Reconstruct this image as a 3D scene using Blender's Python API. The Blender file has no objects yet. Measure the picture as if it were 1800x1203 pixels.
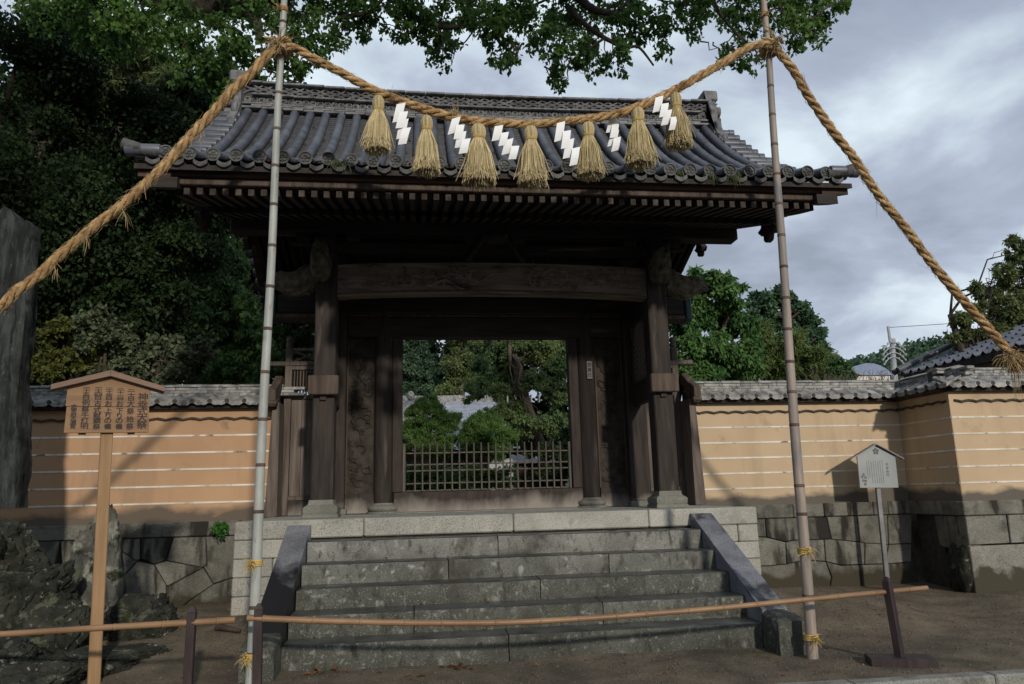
import bpy, math, random
import numpy as np
from mathutils import Vector, Matrix, noise as mnoise

# ------------------------------------------------------------------ camera, light, exposure
CAM = np.array([-.8758, -6.0809, 1.2651]); YAW, PITCH, ROLL, FPX = .1281, .2019, -.0259, 1301.67
_fw = np.array([math.sin(YAW)*math.cos(PITCH), math.cos(YAW)*math.cos(PITCH), math.sin(PITCH)])
_rt = np.array([math.cos(YAW), -math.sin(YAW), 0.]); _up = np.cross(_rt, _fw)
_r2 = math.cos(ROLL)*_rt + math.sin(ROLL)*_up; _u2 = -math.sin(ROLL)*_rt + math.cos(ROLL)*_up
SC = bpy.context.scene; COL = SC.collection
cd = bpy.data.cameras.new('camera'); cam = bpy.data.objects.new('camera', cd); COL.objects.link(cam)
cd.sensor_width = 36; cd.lens = FPX/1800*36; cd.clip_end = 3000; cd.clip_start = .05
cam.matrix_world = Matrix(((_r2[0], _u2[0], -_fw[0], CAM[0]), (_r2[1], _u2[1], -_fw[1], CAM[1]), (_r2[2], _u2[2], -_fw[2], CAM[2]), (0, 0, 0, 1)))
SC.camera = cam

SUN_TO = Vector((.22, -1.0, .375)).normalized()
SUN_EL = math.asin(SUN_TO.z); SUN_AZ = math.atan2(SUN_TO.x, SUN_TO.y)
world = bpy.data.worlds.new('World'); SC.world = world; world.use_nodes = True
def build_world():
    nt = world.node_tree; N = nt.nodes; L = nt.links; N.clear()
    out = N.new('ShaderNodeOutputWorld'); mix = N.new('ShaderNodeMixShader')
    b1 = N.new('ShaderNodeBackground'); b2 = N.new('ShaderNodeBackground')
    sky = N.new('ShaderNodeTexSky'); sky.sky_type = 'NISHITA'; sky.sun_disc = False
    sky.sun_elevation = SUN_EL; sky.sun_rotation = SUN_AZ; sky.air_density = 1.0; sky.dust_density = 1.5
    L.new(sky.outputs[0], b1.inputs[0]); b1.inputs[1].default_value = .15
    tc = N.new('ShaderNodeTexCoord'); sep = N.new('ShaderNodeSeparateXYZ'); L.new(tc.outputs['Generated'], sep.inputs[0])
    ad = N.new('ShaderNodeMath'); ad.operation = 'ADD'; ad.inputs[1].default_value = .35
    ab = N.new('ShaderNodeMath'); ab.operation = 'ABSOLUTE'; L.new(sep.outputs[2], ab.inputs[0]); L.new(ab.outputs[0], ad.inputs[0])
    dv = N.new('ShaderNodeVectorMath'); dv.operation = 'DIVIDE'
    cb = N.new('ShaderNodeCombineXYZ')
    for i in range(3): L.new(ad.outputs[0], cb.inputs[i])
    L.new(tc.outputs['Generated'], dv.inputs[0]); L.new(cb.outputs[0], dv.inputs[1])
    mp = N.new('ShaderNodeMapping'); mp.inputs['Scale'].default_value = (1.0, 1.0, 2.2); mp.inputs['Location'].default_value = (3.4, 2.1, .4)
    L.new(dv.outputs[0], mp.inputs[0])
    n1 = N.new('ShaderNodeTexNoise'); n1.inputs['Scale'].default_value = 1.9; n1.inputs['Detail'].default_value = 9; n1.inputs['Roughness'].default_value = .54
    n1.inputs['Distortion'].default_value = .25
    n2 = N.new('ShaderNodeTexNoise'); n2.inputs['Scale'].default_value = 1.25; n2.inputs['Detail'].default_value = 4; n2.inputs['Roughness'].default_value = .45
    L.new(mp.outputs[0], n1.inputs[0]); L.new(mp.outputs[0], n2.inputs[0])
    r1 = N.new('ShaderNodeValToRGB'); L.new(n1.outputs[0], r1.inputs[0])
    e = r1.color_ramp.elements; e[0].position = .36; e[0].color = (.50, .58, .72, 1); e[1].position = .62; e[1].color = (1.18, 1.36, 1.48, 1)
    m = r1.color_ramp.elements.new(.475); m.color = (.68, .78, .97, 1)
    L.new(r1.outputs[0], b2.inputs[0]); b2.inputs[1].default_value = 1.0
    r2 = N.new('ShaderNodeValToRGB'); L.new(n2.outputs[0], r2.inputs[0])
    e = r2.color_ramp.elements; e[0].position = .30; e[0].color = (.75, .75, .75, 1); e[1].position = .48; e[1].color = (1, 1, 1, 1)
    L.new(r2.outputs[0], mix.inputs[0]); L.new(b1.outputs[0], mix.inputs[1]); L.new(b2.outputs[0], mix.inputs[2])
    L.new(mix.outputs[0], out.inputs[0])
build_world()
sd = bpy.data.lights.new('sun', 'SUN'); sd.energy = 3.9; sd.angle = math.radians(2); sd.color = (1, .91, .78)
sun = bpy.data.objects.new('sun', sd); COL.objects.link(sun); sun.location = (20, -20, 15)
sun.rotation_euler = (-SUN_TO).to_track_quat('-Z', 'Y').to_euler()
SC.view_settings.view_transform = 'Standard'; SC.view_settings.look = 'None'
SC.view_settings.gamma = 1; SC.view_settings.exposure = -.62; SC.view_settings.use_curve_mapping = False
SC.render.engine = 'CYCLES'; SC.cycles.use_denoising = True
SC.cycles.max_bounces = 6; SC.cycles.diffuse_bounces = 3; SC.cycles.glossy_bounces = 2; SC.cycles.transmission_bounces = 4

# ------------------------------------------------------------------ helpers
def at(u, v, X=None, Y=None, Z=None):
    """World point that the photograph shows at pixel (u, v), at a known depth plane."""
    d = _fw + _r2*(u-900)/FPX - _u2*(v-601.5)/FPX
    k, val = (0, X) if X is not None else (1, Y) if Y is not None else (2, Z)
    return CAM + d*(val-CAM[k])/d[k]
CX, MY, PZ = .03, 3.5, 1.066            # the gate's axis, main pillar row, platform top
WL = {}                                  # world location of every root and part
def setp(o, label=None, cat=None, group=None, kind=None):
    if label: o['label'] = label
    if cat: o['category'] = cat
    if group: o['group'] = group
    if kind: o['kind'] = kind
    return o
def root(name, loc, label=None, cat=None, group=None, kind=None, rot=None):
    o = bpy.data.objects.new(name, None); COL.objects.link(o); o.location = loc; o.empty_display_size = .1
    if rot: o.rotation_euler = rot
    WL[o] = np.array(loc, float)
    return setp(o, label, cat, group, kind)
def link(name, me, parent=None, loc=(0, 0, 0), rot=None, scale=None, **p):
    o = bpy.data.objects.new(name, me); COL.objects.link(o)
    o.location = loc
    if rot: o.rotation_euler = rot
    if scale: o.scale = scale
    if parent: o.parent = parent
    WL[o] = (WL[parent] if parent else 0) + np.array(loc, float)
    return setp(o, **p)
def inst(name, me, wloc, parent=None, rot=None, scale=None, local=False, **p):
    off = WL[parent] if (parent and not local) else np.zeros(3)
    return link(name, me, parent, tuple(np.array(wloc, float)-off), rot, scale, **p)
def cyl_pts(c, r, n, ax1, ax2, ph=0):
    a = np.arange(n)*2*np.pi/n + ph
    return c + np.outer(np.cos(a), ax1)*r + np.outer(np.sin(a), ax2)*r
class MB:
    def __init__(s): s.v = []; s.f = []; s.m = []; s.cur = 0
    def add(s, vs, fs):
        o = len(s.v); s.v += [tuple(map(float, p)) for p in vs]; s.f += [tuple(i+o for i in q) for q in fs]; s.m += [s.cur]*len(fs); return s
    def box(s, x0, x1, y0, y1, z0, z1, b=0., T=None):
        if b <= 0:
            V = [(x, y, z) for x in (x0, x1) for y in (y0, y1) for z in (z0, z1)]
            F = [(0, 1, 3, 2), (4, 6, 7, 5), (0, 4, 5, 1), (2, 3, 7, 6), (0, 2, 6, 4), (1, 5, 7, 3)]
        else:
            b = min(b, .45*(x1-x0), .45*(y1-y0), .45*(z1-z0))
            V = []; idx = {}
            for i, x in enumerate((x0, x1)):
                for j, y in enumerate((y0, y1)):
                    for k, z in enumerate((z0, z1)):
                        for a in range(3):
                            p = [x, y, z]; q = (i, j, k)
                            for c in range(3):
                                if c != a: p[c] += b if q[c] == 0 else -b
                            idx[i, j, k, a] = len(V); V.append(p)
            F = []
            for a in range(3):
                o1, o2 = (a+1) % 3, (a+2) % 3
                for sd_ in (0, 1):
                    q = []
                    for t1, t2 in ((0, 0), (1, 0), (1, 1), (0, 1)):
                        c = [0, 0, 0]; c[a] = sd_; c[o1] = t1; c[o2] = t2; q.append(idx[c[0], c[1], c[2], a])
                    F.append(tuple(q) if sd_ else tuple(reversed(q)))
            for a in range(3):          # edges along a
                o1, o2 = (a+1) % 3, (a+2) % 3
                for t1 in (0, 1):
                    for t2 in (0, 1):
                        c0 = [0]*3; c0[o1] = t1; c0[o2] = t2; c1 = list(c0); c1[a] = 1
                        q = [idx[(*c0, o1)], idx[(*c1, o1)], idx[(*c1, o2)], idx[(*c0, o2)]]
                        F.append(tuple(q) if (t1 == t2) == False else tuple(reversed(q)))
            for i in (0, 1):
                for j in (0, 1):
                    for k in (0, 1):
                        t = (idx[i, j, k, 0], idx[i, j, k, 1], idx[i, j, k, 2])
                        F.append(t if (i+j+k) % 2 else tuple(reversed(t)))
        if T is not None: V = [T(p) for p in V]
        return s.add(V, F)
    def tube(s, pts, r, n=8, cap=True, flat=None):
        P = np.array(pts, float); m = len(P); R = np.broadcast_to(np.array(r, float), (m,))
        T = np.gradient(P, axis=0); T /= np.maximum(np.linalg.norm(T, axis=1), 1e-9)[:, None]
        ref = np.array([0, 0, 1.]) if abs(T[0][2]) < .9 else np.array([0, 1., 0])
        a1 = np.cross(T[0], ref); a1 /= np.linalg.norm(a1); V = []
        for i in range(m):
            a1 = a1 - T[i]*(a1@T[i]); a1 /= max(np.linalg.norm(a1), 1e-9); a2 = np.cross(T[i], a1)
            V.append(cyl_pts(P[i], R[i], n, a1, a2 if flat is None else a2*flat))
        V = np.concatenate(V); F = []
        for i in range(m-1):
            for j in range(n):
                k = (j+1) % n; F.append((i*n+j, i*n+k, (i+1)*n+k, (i+1)*n+j))
        if cap: F.append(tuple(reversed(range(n)))); F.append(tuple(range((m-1)*n, m*n)))
        return s.add(V, F)
    def lathe(s, prof, c=(0, 0, 0), n=16, square=False, axis='z'):
        V = []; F = []; m = len(prof)
        ph = np.pi/4 if square else 0; k = 2**.5 if square else 1; n = 4 if square else n
        for r, z in prof:
            for j in range(n):
                a = ph+2*np.pi*j/n; p = (r*k*math.cos(a), r*k*math.sin(a), z)
                if axis == 'y': p = (p[0], p[2], -p[1])
                if axis == 'x': p = (p[2], p[0], p[1])
                V.append((p[0]+c[0], p[1]+c[1], p[2]+c[2]))
        for i in range(m-1):
            for j in range(n):
                q = (j+1) % n; F.append((i*n+j, i*n+q, (i+1)*n+q, (i+1)*n+j))
        F.append(tuple(reversed(range(n)))); F.append(tuple(range((m-1)*n, m*n)))
        return s.add(V, F)
    def prism(s, poly, d0, d1, T, b=0.):
        """poly (a,b) pairs extruded between depths d0..d1; T(a,b,d) -> xyz; front (d0) edge chamfered by b."""
        P = np.array(poly, float); n = len(P); V = []; F = []
        area = .5*np.sum(P[:, 0]*np.roll(P[:, 1], -1)-np.roll(P[:, 0], -1)*P[:, 1])
        if area < 0: P = P[::-1]
        rings = []
        if b > 0:
            nx = np.roll(P, -1, 0)-P; nx /= np.maximum(np.linalg.norm(nx, axis=1), 1e-9)[:, None]; nrm = np.stack([-nx[:, 1], nx[:, 0]], 1)
            bis = nrm+np.roll(nrm, 1, 0); bis /= np.maximum(np.linalg.norm(bis, axis=1), 1e-6)[:, None]
            rings = [(P+bis*b, d0), (P, d0+(b if d1 > d0 else -b)), (P, d1)]
        else: rings = [(P, d0), (P, d1)]
        for Q, d in rings: V += [T(a, c, d) for a, c in Q]
        for i in range(len(rings)-1):
            for j in range(n):
                k = (j+1) % n; F.append((i*n+j, i*n+k, (i+1)*n+k, (i+1)*n+j))
        F.append(tuple(reversed(range(n)))); F.append(tuple(range((len(rings)-1)*n, len(rings)*n)))
        return s.add(V, F)
    def mesh(s, name, mats, smooth=None, off=(0, 0, 0), fix=True):
        me = bpy.data.meshes.new(name)
        o = np.array(off, float)
        me.from_pydata([tuple(np.array(p)-o) for p in s.v] if o.any() else s.v, [], s.f)
        for m in (mats if isinstance(mats, (list, tuple)) else [mats]): me.materials.append(m)
        if max(s.m, default=0): me.polygons.foreach_set('material_index', s.m)
        if fix:
            import bmesh
            bm = bmesh.new(); bm.from_mesh(me); bmesh.ops.recalc_face_normals(bm, faces=bm.faces); bm.to_mesh(me); bm.free()
        if smooth is not None:
            me.polygons.foreach_set('use_smooth', [True]*len(me.polygons))
            if smooth < 3: me.set_sharp_from_angle(angle=smooth)
        me.update(); return me
    def build(s, name, mats, parent=None, smooth=None, local=False, fix=True, **p):
        off = WL[parent] if (parent and not local) else (0, 0, 0)
        return link(name, s.mesh(name, mats, smooth, off, fix), parent, **p)
def np_mesh(name, V, F, mat, off=(0, 0, 0), smooth=False):
    V = np.asarray(V, np.float32)-np.array(off, np.float32); F = np.asarray(F, np.int32); k = F.shape[1]
    me = bpy.data.meshes.new(name); me.vertices.add(len(V)); me.vertices.foreach_set('co', V.ravel())
    me.loops.add(F.size); me.loops.foreach_set('vertex_index', F.ravel())
    me.polygons.add(len(F)); me.polygons.foreach_set('loop_start', np.arange(0, F.size, k, dtype=np.int32))
    try: me.polygons.foreach_set('loop_total', np.full(len(F), k, np.int32))
    except Exception: pass
    if smooth: me.polygons.foreach_set('use_smooth', np.ones(len(F), bool))
    me.materials.append(mat); me.update(calc_edges=True); me.validate(); return me

# ------------------------------------------------------------------ materials
def M(name, c1, c2, scale=6., stretch=(1, 1, 1), detail=6, rough=.8, bump=.2, bscale=None, bstretch=None, speck=None, stains=(), var=.0, rnd=False,
      lo=.35, hi=.65, metal=0, spec=.35, isl=0., trans=0., roughvar=0.):
    m = bpy.data.materials.new(name); m.use_nodes = True; nt = m.node_tree; N = nt.nodes; L = nt.links
    bs = N['Principled BSDF']; bs.inputs['Roughness'].default_value = rough; bs.inputs['Metallic'].default_value = metal
    bs.inputs['Specular IOR Level'].default_value = spec
    tc = N.new('ShaderNodeTexCoord'); vec = tc.outputs['Object']
    oi = N.new('ShaderNodeObjectInfo')
    if rnd:
        a = N.new('ShaderNodeVectorMath'); a.operation = 'ADD'; k = N.new('ShaderNodeMath'); k.operation = 'MULTIPLY'; k.inputs[1].default_value = 41.
        L.new(oi.outputs['Random'], k.inputs[0]); L.new(vec, a.inputs[0]); L.new(k.outputs[0], a.inputs[1]); vec = a.outputs[0]
    def noise(sc, st, det=6, dist=0., ro=.55):
        mp = N.new('ShaderNodeMapping'); mp.inputs['Scale'].default_value = st; L.new(vec, mp.inputs[0])
        n = N.new('ShaderNodeTexNoise'); n.inputs['Scale'].default_value = sc; n.inputs['Detail'].default_value = det
        n.inputs['Distortion'].default_value = dist; n.inputs['Roughness'].default_value = ro; L.new(mp.outputs[0], n.inputs[0]); return n.outputs[0]
    def ramp(f, a, b, ca=(0, 0, 0), cb=(1, 1, 1)):
        r = N.new('ShaderNodeValToRGB'); e = r.color_ramp.elements; e[0].position = a; e[1].position = b
        e[0].color = (*ca, 1); e[1].color = (*cb, 1); L.new(f, r.inputs[0]); return r.outputs[0]
    col = ramp(noise(scale, stretch, detail), lo, hi, c1, c2)
    def mixc(f, a, c):
        x = N.new('ShaderNodeMix'); x.data_type = 'RGBA'; L.new(f, x.inputs[0]); L.new(a, x.inputs[6]); x.inputs[7].default_value = (*c, 1); return x.outputs[2]
    if speck:
        for (c, sc, a, b) in speck: col = mixc(ramp(noise(sc, (1, 1, 1), 2), a, b), col, c)
    for st in stains:                       # (colour, scale, lo, hi, stretch, (z0,z1) or None)
        c, sc, a, b, stv = st[:5]; f = noise(sc, stv, 7, .3)
        if len(st) > 5 and st[5]:
            z0, z1 = st[5]; sp = N.new('ShaderNodeSeparateXYZ'); L.new(tc.outputs['Object'], sp.inputs[0])
            mr = N.new('ShaderNodeMapRange'); mr.inputs[1].default_value = z0; mr.inputs[2].default_value = z1
            mr.inputs[3].default_value = .42; mr.inputs[4].default_value = -.42; L.new(sp.outputs[2], mr.inputs[0])
            ad = N.new('ShaderNodeMath'); ad.operation = 'ADD'; L.new(f, ad.inputs[0]); L.new(mr.outputs[0], ad.inputs[1]); f = ad.outputs[0]
        col = mixc(ramp(f, a, b), col, c)
    if var or isl:
        h = N.new('ShaderNodeHueSaturation'); mr = N.new('ShaderNodeMapRange'); w = isl or var
        mr.inputs[3].default_value = 1-w; mr.inputs[4].default_value = 1+w
        if isl: g = N.new('ShaderNodeNewGeometry'); L.new(g.outputs['Random Per Island'], mr.inputs[0])
        else: L.new(oi.outputs['Random'], mr.inputs[0])
        L.new(mr.outputs[0], h.inputs['Value']); L.new(col, h.inputs['Color']); col = h.outputs[0]
    L.new(col, bs.inputs['Base Color'])
    if roughvar:
        L_ = ramp(noise(scale*.6, (1, 1, 1), 4), .35, .65, (rough-roughvar,)*3, (rough+roughvar*.3,)*3); L.new(L_, bs.inputs['Roughness'])
    if bump:
        b = N.new('ShaderNodeBump'); b.inputs['Strength'].default_value = bump; b.inputs['Distance'].default_value = .02
        L.new(noise(bscale or scale*3, bstretch or stretch, 8, 0, .65), b.inputs['Height']); L.new(b.outputs[0], bs.inputs['Normal'])
    if trans:
        t = N.new('ShaderNodeBsdfTranslucent'); L.new(col, t.inputs[0]); mx = N.new('ShaderNodeMixShader'); mx.inputs[0].default_value = trans
        L.new(bs.outputs[0], mx.inputs[1]); L.new(t.outputs[0], mx.inputs[2]); L.new(mx.outputs[0], N['Material Output'].inputs[0])
    return m
V3 = lambda a: (1, 1, a)
wood = M('dark_weathered_wood', (0.0160, 0.0120, 0.0104), (0.0416, 0.0320, 0.0272), 3.5, (5, 5, .55), 8, .75, .35, 22, (6, 6, .4), stains=[((.11, .09, .075), 2.2, .60, .75, (4, 4, .5))])
wood_h = M('dark_beam_wood', (0.0150, 0.0112, 0.0097), (0.0375, 0.0285, 0.0240), 3.5, (.55, 5, 5), 8, .75, .35, 22, (.4, 6, 6), stains=[((.10, .085, .07), 2.0, .62, .75, (.5, 4, 4))])
wood_red = M('reddish_eave_wood', (0.0360, 0.0198, 0.0135), (0.0900, 0.0495, 0.0360), 3, (.5, 5, 5), 7, .75, .3, 20, (.4, 5, 5), stains=[((.02, .015, .012), 2, .52, .68, (.6, 3, 3))])
wood_end = M('rafter_end_wood', (.025, .019, .015), (.075, .06, .048), 9, (1, 1, 1), 5, .85, .3, var=.35, rnd=True)
wood_base = M('weathered_footed_wood', (0.0187, 0.0136, 0.0119), (0.0467, 0.0357, 0.0306), 3.5, (5, 5, .55), 8, .75, .35, 22, (6, 6, .4),
              stains=[((.25, .225, .20), 1.7, .46, .86, (1.6, 1.6, .8), (-.02, .34))])
wood_grey = M('grey_plank_wood', (0.0660, 0.0510, 0.0422), (0.1496, 0.1232, 0.1056), 3.2, (6, 6, .5), 8, .8, .35, 22, (6, 6, .4), var=.12)
wood_light = M('worn_brown_wood', (0.0425, 0.0306, 0.0238), (0.1062, 0.0782, 0.0620), 3.2, (5, 5, .5), 8, .8, .3, 22, (6, 6, .4))
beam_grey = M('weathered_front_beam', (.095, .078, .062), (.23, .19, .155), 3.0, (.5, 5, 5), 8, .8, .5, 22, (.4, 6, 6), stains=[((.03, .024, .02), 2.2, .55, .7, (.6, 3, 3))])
carve = M('carved_wood_relief', (.022, .017, .013), (.055, .045, .036), 9, (1, 1, 1), 6, .85, .6, 30)
nose_m = M('lichened_nose_wood', (.04, .038, .026), (.15, .14, .10), 14, (1, 1, 1), 7, .9, .9, 40)
fence_m = M('grey_lattice_wood', (.062, .054, .047), (.12, .105, .09), 4, (6, 6, .6), 7, .8, .2, 22, (6, 6, .5))
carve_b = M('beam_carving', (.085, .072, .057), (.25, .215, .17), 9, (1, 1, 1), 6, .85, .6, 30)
carve_l = M('netted_carved_wood', (.06, .05, .036), (.19, .16, .115), 13, (1, 1, 1), 7, .9, .9, 40)
copper = M('green_copper_cap', (.03, .055, .055), (.06, .10, .095), 8, rough=.6, bump=.1, metal=.3)
tile = M('grey_roof_tile', (0.0590, 0.0656, 0.0853), (0.1066, 0.1173, 0.1460), 4.5, (1, 1, 1), 6, .42, .1, 30, var=.16, rnd=True, spec=.5, stains=[((.055, .058, .065), 5, .55, .72, (1, 1, 1)), ((.20, .20, .19), 14, .70, .78, (1, 1, 1))])
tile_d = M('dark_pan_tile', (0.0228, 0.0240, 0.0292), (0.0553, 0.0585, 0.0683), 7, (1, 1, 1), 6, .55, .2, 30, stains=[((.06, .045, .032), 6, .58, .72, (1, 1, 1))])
eave_t = M('shaded_dirty_eave_tile', (.035, .037, .038), (.105, .108, .105), 11, (1, 1, 1), 7, .65, .35, 40, rnd=True, var=.25, stains=[((.17, .17, .155), 16, .62, .72, (1, 1, 1)), ((.02, .02, .018), 6, .56, .66, (1, 1, 1))])  # darker tile copy: eave shade and dirt both put into the colour
tile_w = M('lichened_wall_tile', (.13, .13, .13), (.36, .36, .34), 7, (1, 1, 1), 6, .6, .2, 30, var=.22, rnd=True, stains=[((.04, .04, .042), 9, .56, .7, (1, 1, 1))])
tile_o = M('ornament_tile', (0.0770, 0.0784, 0.0840), (0.2100, 0.2135, 0.2170), 9, (1, 1, 1), 6, .6, .25, 30, rnd=True, var=.2)
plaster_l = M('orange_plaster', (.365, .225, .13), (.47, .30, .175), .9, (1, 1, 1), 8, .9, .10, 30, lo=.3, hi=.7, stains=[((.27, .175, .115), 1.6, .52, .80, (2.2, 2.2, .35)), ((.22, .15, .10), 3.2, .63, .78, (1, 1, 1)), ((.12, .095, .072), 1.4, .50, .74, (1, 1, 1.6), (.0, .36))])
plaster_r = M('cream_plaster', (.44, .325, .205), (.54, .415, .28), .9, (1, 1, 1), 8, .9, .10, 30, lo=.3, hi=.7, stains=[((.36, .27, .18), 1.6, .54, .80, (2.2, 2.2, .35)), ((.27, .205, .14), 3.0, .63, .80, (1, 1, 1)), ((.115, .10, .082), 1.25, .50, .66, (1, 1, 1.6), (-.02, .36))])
white_line = M('white_lime_line', (.50, .46, .40), (.74, .71, .65), 4, bump=.05, stains=[((.20, .17, .14), 7, .58, .68, (1, 1, 1))])
granite = M('pale_granite', (.27, .265, .235), (.40, .39, .345), 3, (1, 1, 1), 6, .8, .25, 90, var=.10, rnd=True, speck=[((.10, .10, .09), 150, .56, .62), ((.55, .54, .5), 170, .62, .68)],
            stains=[((.17, .16, .13), 4, .60, .74, (1, 1, 1))])
granite_step = M('mossy_shaded_granite_step', (.038, .042, .032), (.078, .081, .065), 3.2, (1, 1, 1), 7, .72, .3, 80, var=.14, rnd=True, speck=[((.05, .05, .045), 140, .56, .63), ((.27, .28, .26), 120, .62, .70)],
                 stains=[((.20, .205, .185), 9, .60, .70, (1, 1, 1)), ((.17, .175, .155), 24, .60, .68, (1, 1, 1)), ((.028, .027, .020), 9, .54, .68, (1.8, 1.8, .8)), ((.032, .031, .024), 2.6, .53, .70, (1, 1, 1)), ((.022, .021, .017), 20, .60, .70, (1, 1, 1)), ((.06, .075, .03), 3, .66, .76, (1, 1, 1))], roughvar=.25)  # moss tone, with shade over the lower steps put into the colour
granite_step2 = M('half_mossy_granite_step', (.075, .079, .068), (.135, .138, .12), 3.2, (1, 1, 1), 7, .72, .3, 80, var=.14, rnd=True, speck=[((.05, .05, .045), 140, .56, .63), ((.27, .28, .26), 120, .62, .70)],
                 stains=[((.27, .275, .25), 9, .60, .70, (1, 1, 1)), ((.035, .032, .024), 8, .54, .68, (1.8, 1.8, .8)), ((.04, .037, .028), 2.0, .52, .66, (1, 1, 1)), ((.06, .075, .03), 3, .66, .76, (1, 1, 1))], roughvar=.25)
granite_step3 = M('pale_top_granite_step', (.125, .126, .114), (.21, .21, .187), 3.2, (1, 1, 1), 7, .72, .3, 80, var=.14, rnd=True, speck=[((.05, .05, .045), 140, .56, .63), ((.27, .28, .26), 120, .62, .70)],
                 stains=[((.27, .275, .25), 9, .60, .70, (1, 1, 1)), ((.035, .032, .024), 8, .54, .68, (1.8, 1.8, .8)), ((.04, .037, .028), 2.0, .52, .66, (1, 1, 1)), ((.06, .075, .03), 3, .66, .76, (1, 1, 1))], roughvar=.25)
base_stone = M('worn_base_stone', (.15, .148, .128), (.23, .225, .195), 4, (1, 1, 1), 6, .8, .25, 80, speck=[((.07, .07, .06), 140, .56, .62)], stains=[((.09, .085, .07), 4, .56, .72, (1, 1, 1))])
granite_wet = M('wet_tread_granite', (.030, .033, .031), (.075, .078, .073), 3.5, (1, 1, 1), 7, .34, .2, 60, rnd=True, speck=[((.16, .16, .15), 120, .64, .72)], spec=.5, roughvar=.15)
granite_slab2 = M('wet_slab_granite', (.15, .155, .17), (.25, .255, .27), 4, (1, 1, 1), 6, .5, .15, 90, speck=[((.05, .05, .06), 150, .52, .60)], stains=[((.012, .012, .014), 2.2, .44, .60, (1, 1, 1), (.30, 1.25))])
granite_slab = M('polished_slab_granite', (.16, .165, .19), (.26, .265, .29), 4, (1, 1, 1), 6, .55, .15, 90, speck=[((.05, .05, .06), 150, .52, .60)], stains=[((.035, .035, .04), 2.2, .50, .58, (1, 1, 1))])
stone_f = M('foundation_granite', (.095, .092, .078), (.185, .178, .15), 4, (1, 1, 1), 7, .85, .5, 40, var=.13, rnd=True, speck=[((.06, .06, .05), 130, .55, .63), ((.36, .35, .31), 140, .64, .7)],
            stains=[((.06, .058, .048), 5, .52, .68, (1, 1, 1)), ((.022, .020, .016), 2.2, .53, .63, (2.2, 2.2, .45)), ((.04, .034, .02), 3, .48, .66, (1, 1, 1), (-1.0, -.60))])
stone_c = M('corner_granite', (.16, .155, .135), (.25, .24, .21), 4, (1, 1, 1), 7, .85, .35, 70, var=.16, rnd=True, speck=[((.07, .07, .06), 130, .55, .63)], stains=[((.07, .066, .054), 5, .53, .68, (1, 1, 1)), ((.045, .040, .025), 4, .46, .60, (1, 1, 1), (-1.0, -.55))])
mortar = M('dark_joint_mortar', (.03, .028, .024), (.06, .055, .045), 12, bump=.3)
rock = M('mossy_rock', (.012, .014, .010), (.038, .040, .030), 5, (1, 1, 1), 8, .9, .9, 28, rnd=True, stains=[((.17, .17, .145), 6, .58, .66, (1, 1, 1)), ((.20, .20, .17), 20, .62, .68, (1, 1, 1)), ((.014, .016, .010), 8, .53, .62, (1, 1, 1)), ((.035, .050, .010), 6, .59, .68, (1, 1, 1))])
rock_p = M('pale_lichened_rock', (.045, .046, .038), (.12, .118, .098), 5, (1, 1, 1), 8, .9, .9, 28, stains=[((.24, .24, .205), 6, .50, .60, (1, 1, 1)), ((.016, .018, .011), 7, .56, .64, (1, 1, 1)), ((.035, .050, .010), 6, .60, .68, (1, 1, 1))])
slate = M('dark_monument_stone', (.012, .015, .015), (.055, .063, .060), 4, (4, 4, .55), 8, .85, 1.0, 16, (3, 3, .5), stains=[((.11, .12, .11), 12, .62, .72, (2.5, 2.5, .6)), ((.010, .012, .012), 3.5, .50, .62, (4, 4, .5)), ((.04, .05, .03), 5, .64, .74, (1, 1, .6))])
sand = M('sandy_ground', (.088, .070, .047), (.175, .140, .096), 3.5, (1, 1, 1), 10, .95, 1.0, 34, speck=[((.055, .045, .035), 90, .58, .66), ((.26, .22, .17), 110, .62, .70)],
         stains=[((.062, .052, .038), 1.1, .52, .72, (1, 1, 1)), ((.05, .055, .028), .9, .62, .75, (1, 1, 1))])
pebble = M('small_pebbles', (.06, .05, .04), (.15, .125, .10), 20, isl=.5, bump=0)
asphalt = M('asphalt_road', (.045, .045, .047), (.075, .075, .075), 5, rough=.85, bump=.5, bscale=120, speck=[((.13, .13, .125), 160, .62, .7)])
kerb_m = M('kerb_granite', (.19, .19, .17), (.30, .295, .27), 4, bump=.3, bscale=70, speck=[((.08, .08, .07), 130, .56, .63)], stains=[((.06, .06, .045), 4, .55, .7, (1, 1, 1))], rnd=True)
straw = M('rice_straw_rope', (.29, .165, .07), (.58, .39, .19), 16, (1, 1, 1), 6, .9, .8, 70, stains=[((.17, .09, .04), 7, .56, .7, (1, 1, 1))])
straw_w = M('loose_straw', (.33, .23, .11), (.50, .37, .20), 10, isl=.35, bump=0, rough=.85, trans=.15)
straw_t = M('tassel_straw', (0.4140, 0.3330, 0.1710), (0.6120, 0.5130, 0.3060), 8, (6, 6, 1), isl=.38, bump=0, rough=.85, trans=.12)
straw_y = M('yellow_tie_straw', (.35, .23, .06), (.55, .40, .14), 14, isl=.3, bump=.2)
paper = M('white_folded_paper', (.84, .85, .87), (.89, .90, .91), 5, bump=.03, rough=.7, trans=.1)
bamboo_l = M('pale_green_bamboo', (.27, .285, .265), (.38, .395, .37), 6, (2, 2, .6), 7, .5, .08, 40, stains=[((.20, .17, .12), 9, .60, .72, (2, 2, .7)), ((.42, .38, .24), 2.5, .58, .70, (1, 1, .4))])
bamboo_r = M('grey_pink_bamboo', (.21, .185, .165), (.34, .27, .225), 5, (4, 4, .5), 7, .55, .1, 40, stains=[((.13, .14, .15), 3, .52, .66, (3, 3, .5))])
bamboo_y = M('tan_bamboo', (.17, .095, .05), (.28, .17, .092), 4, (.7, 3, 3), 6, .45, .08, 40, stains=[((.22, .12, .06), 6, .60, .72, (1, 1, 1))])
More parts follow.
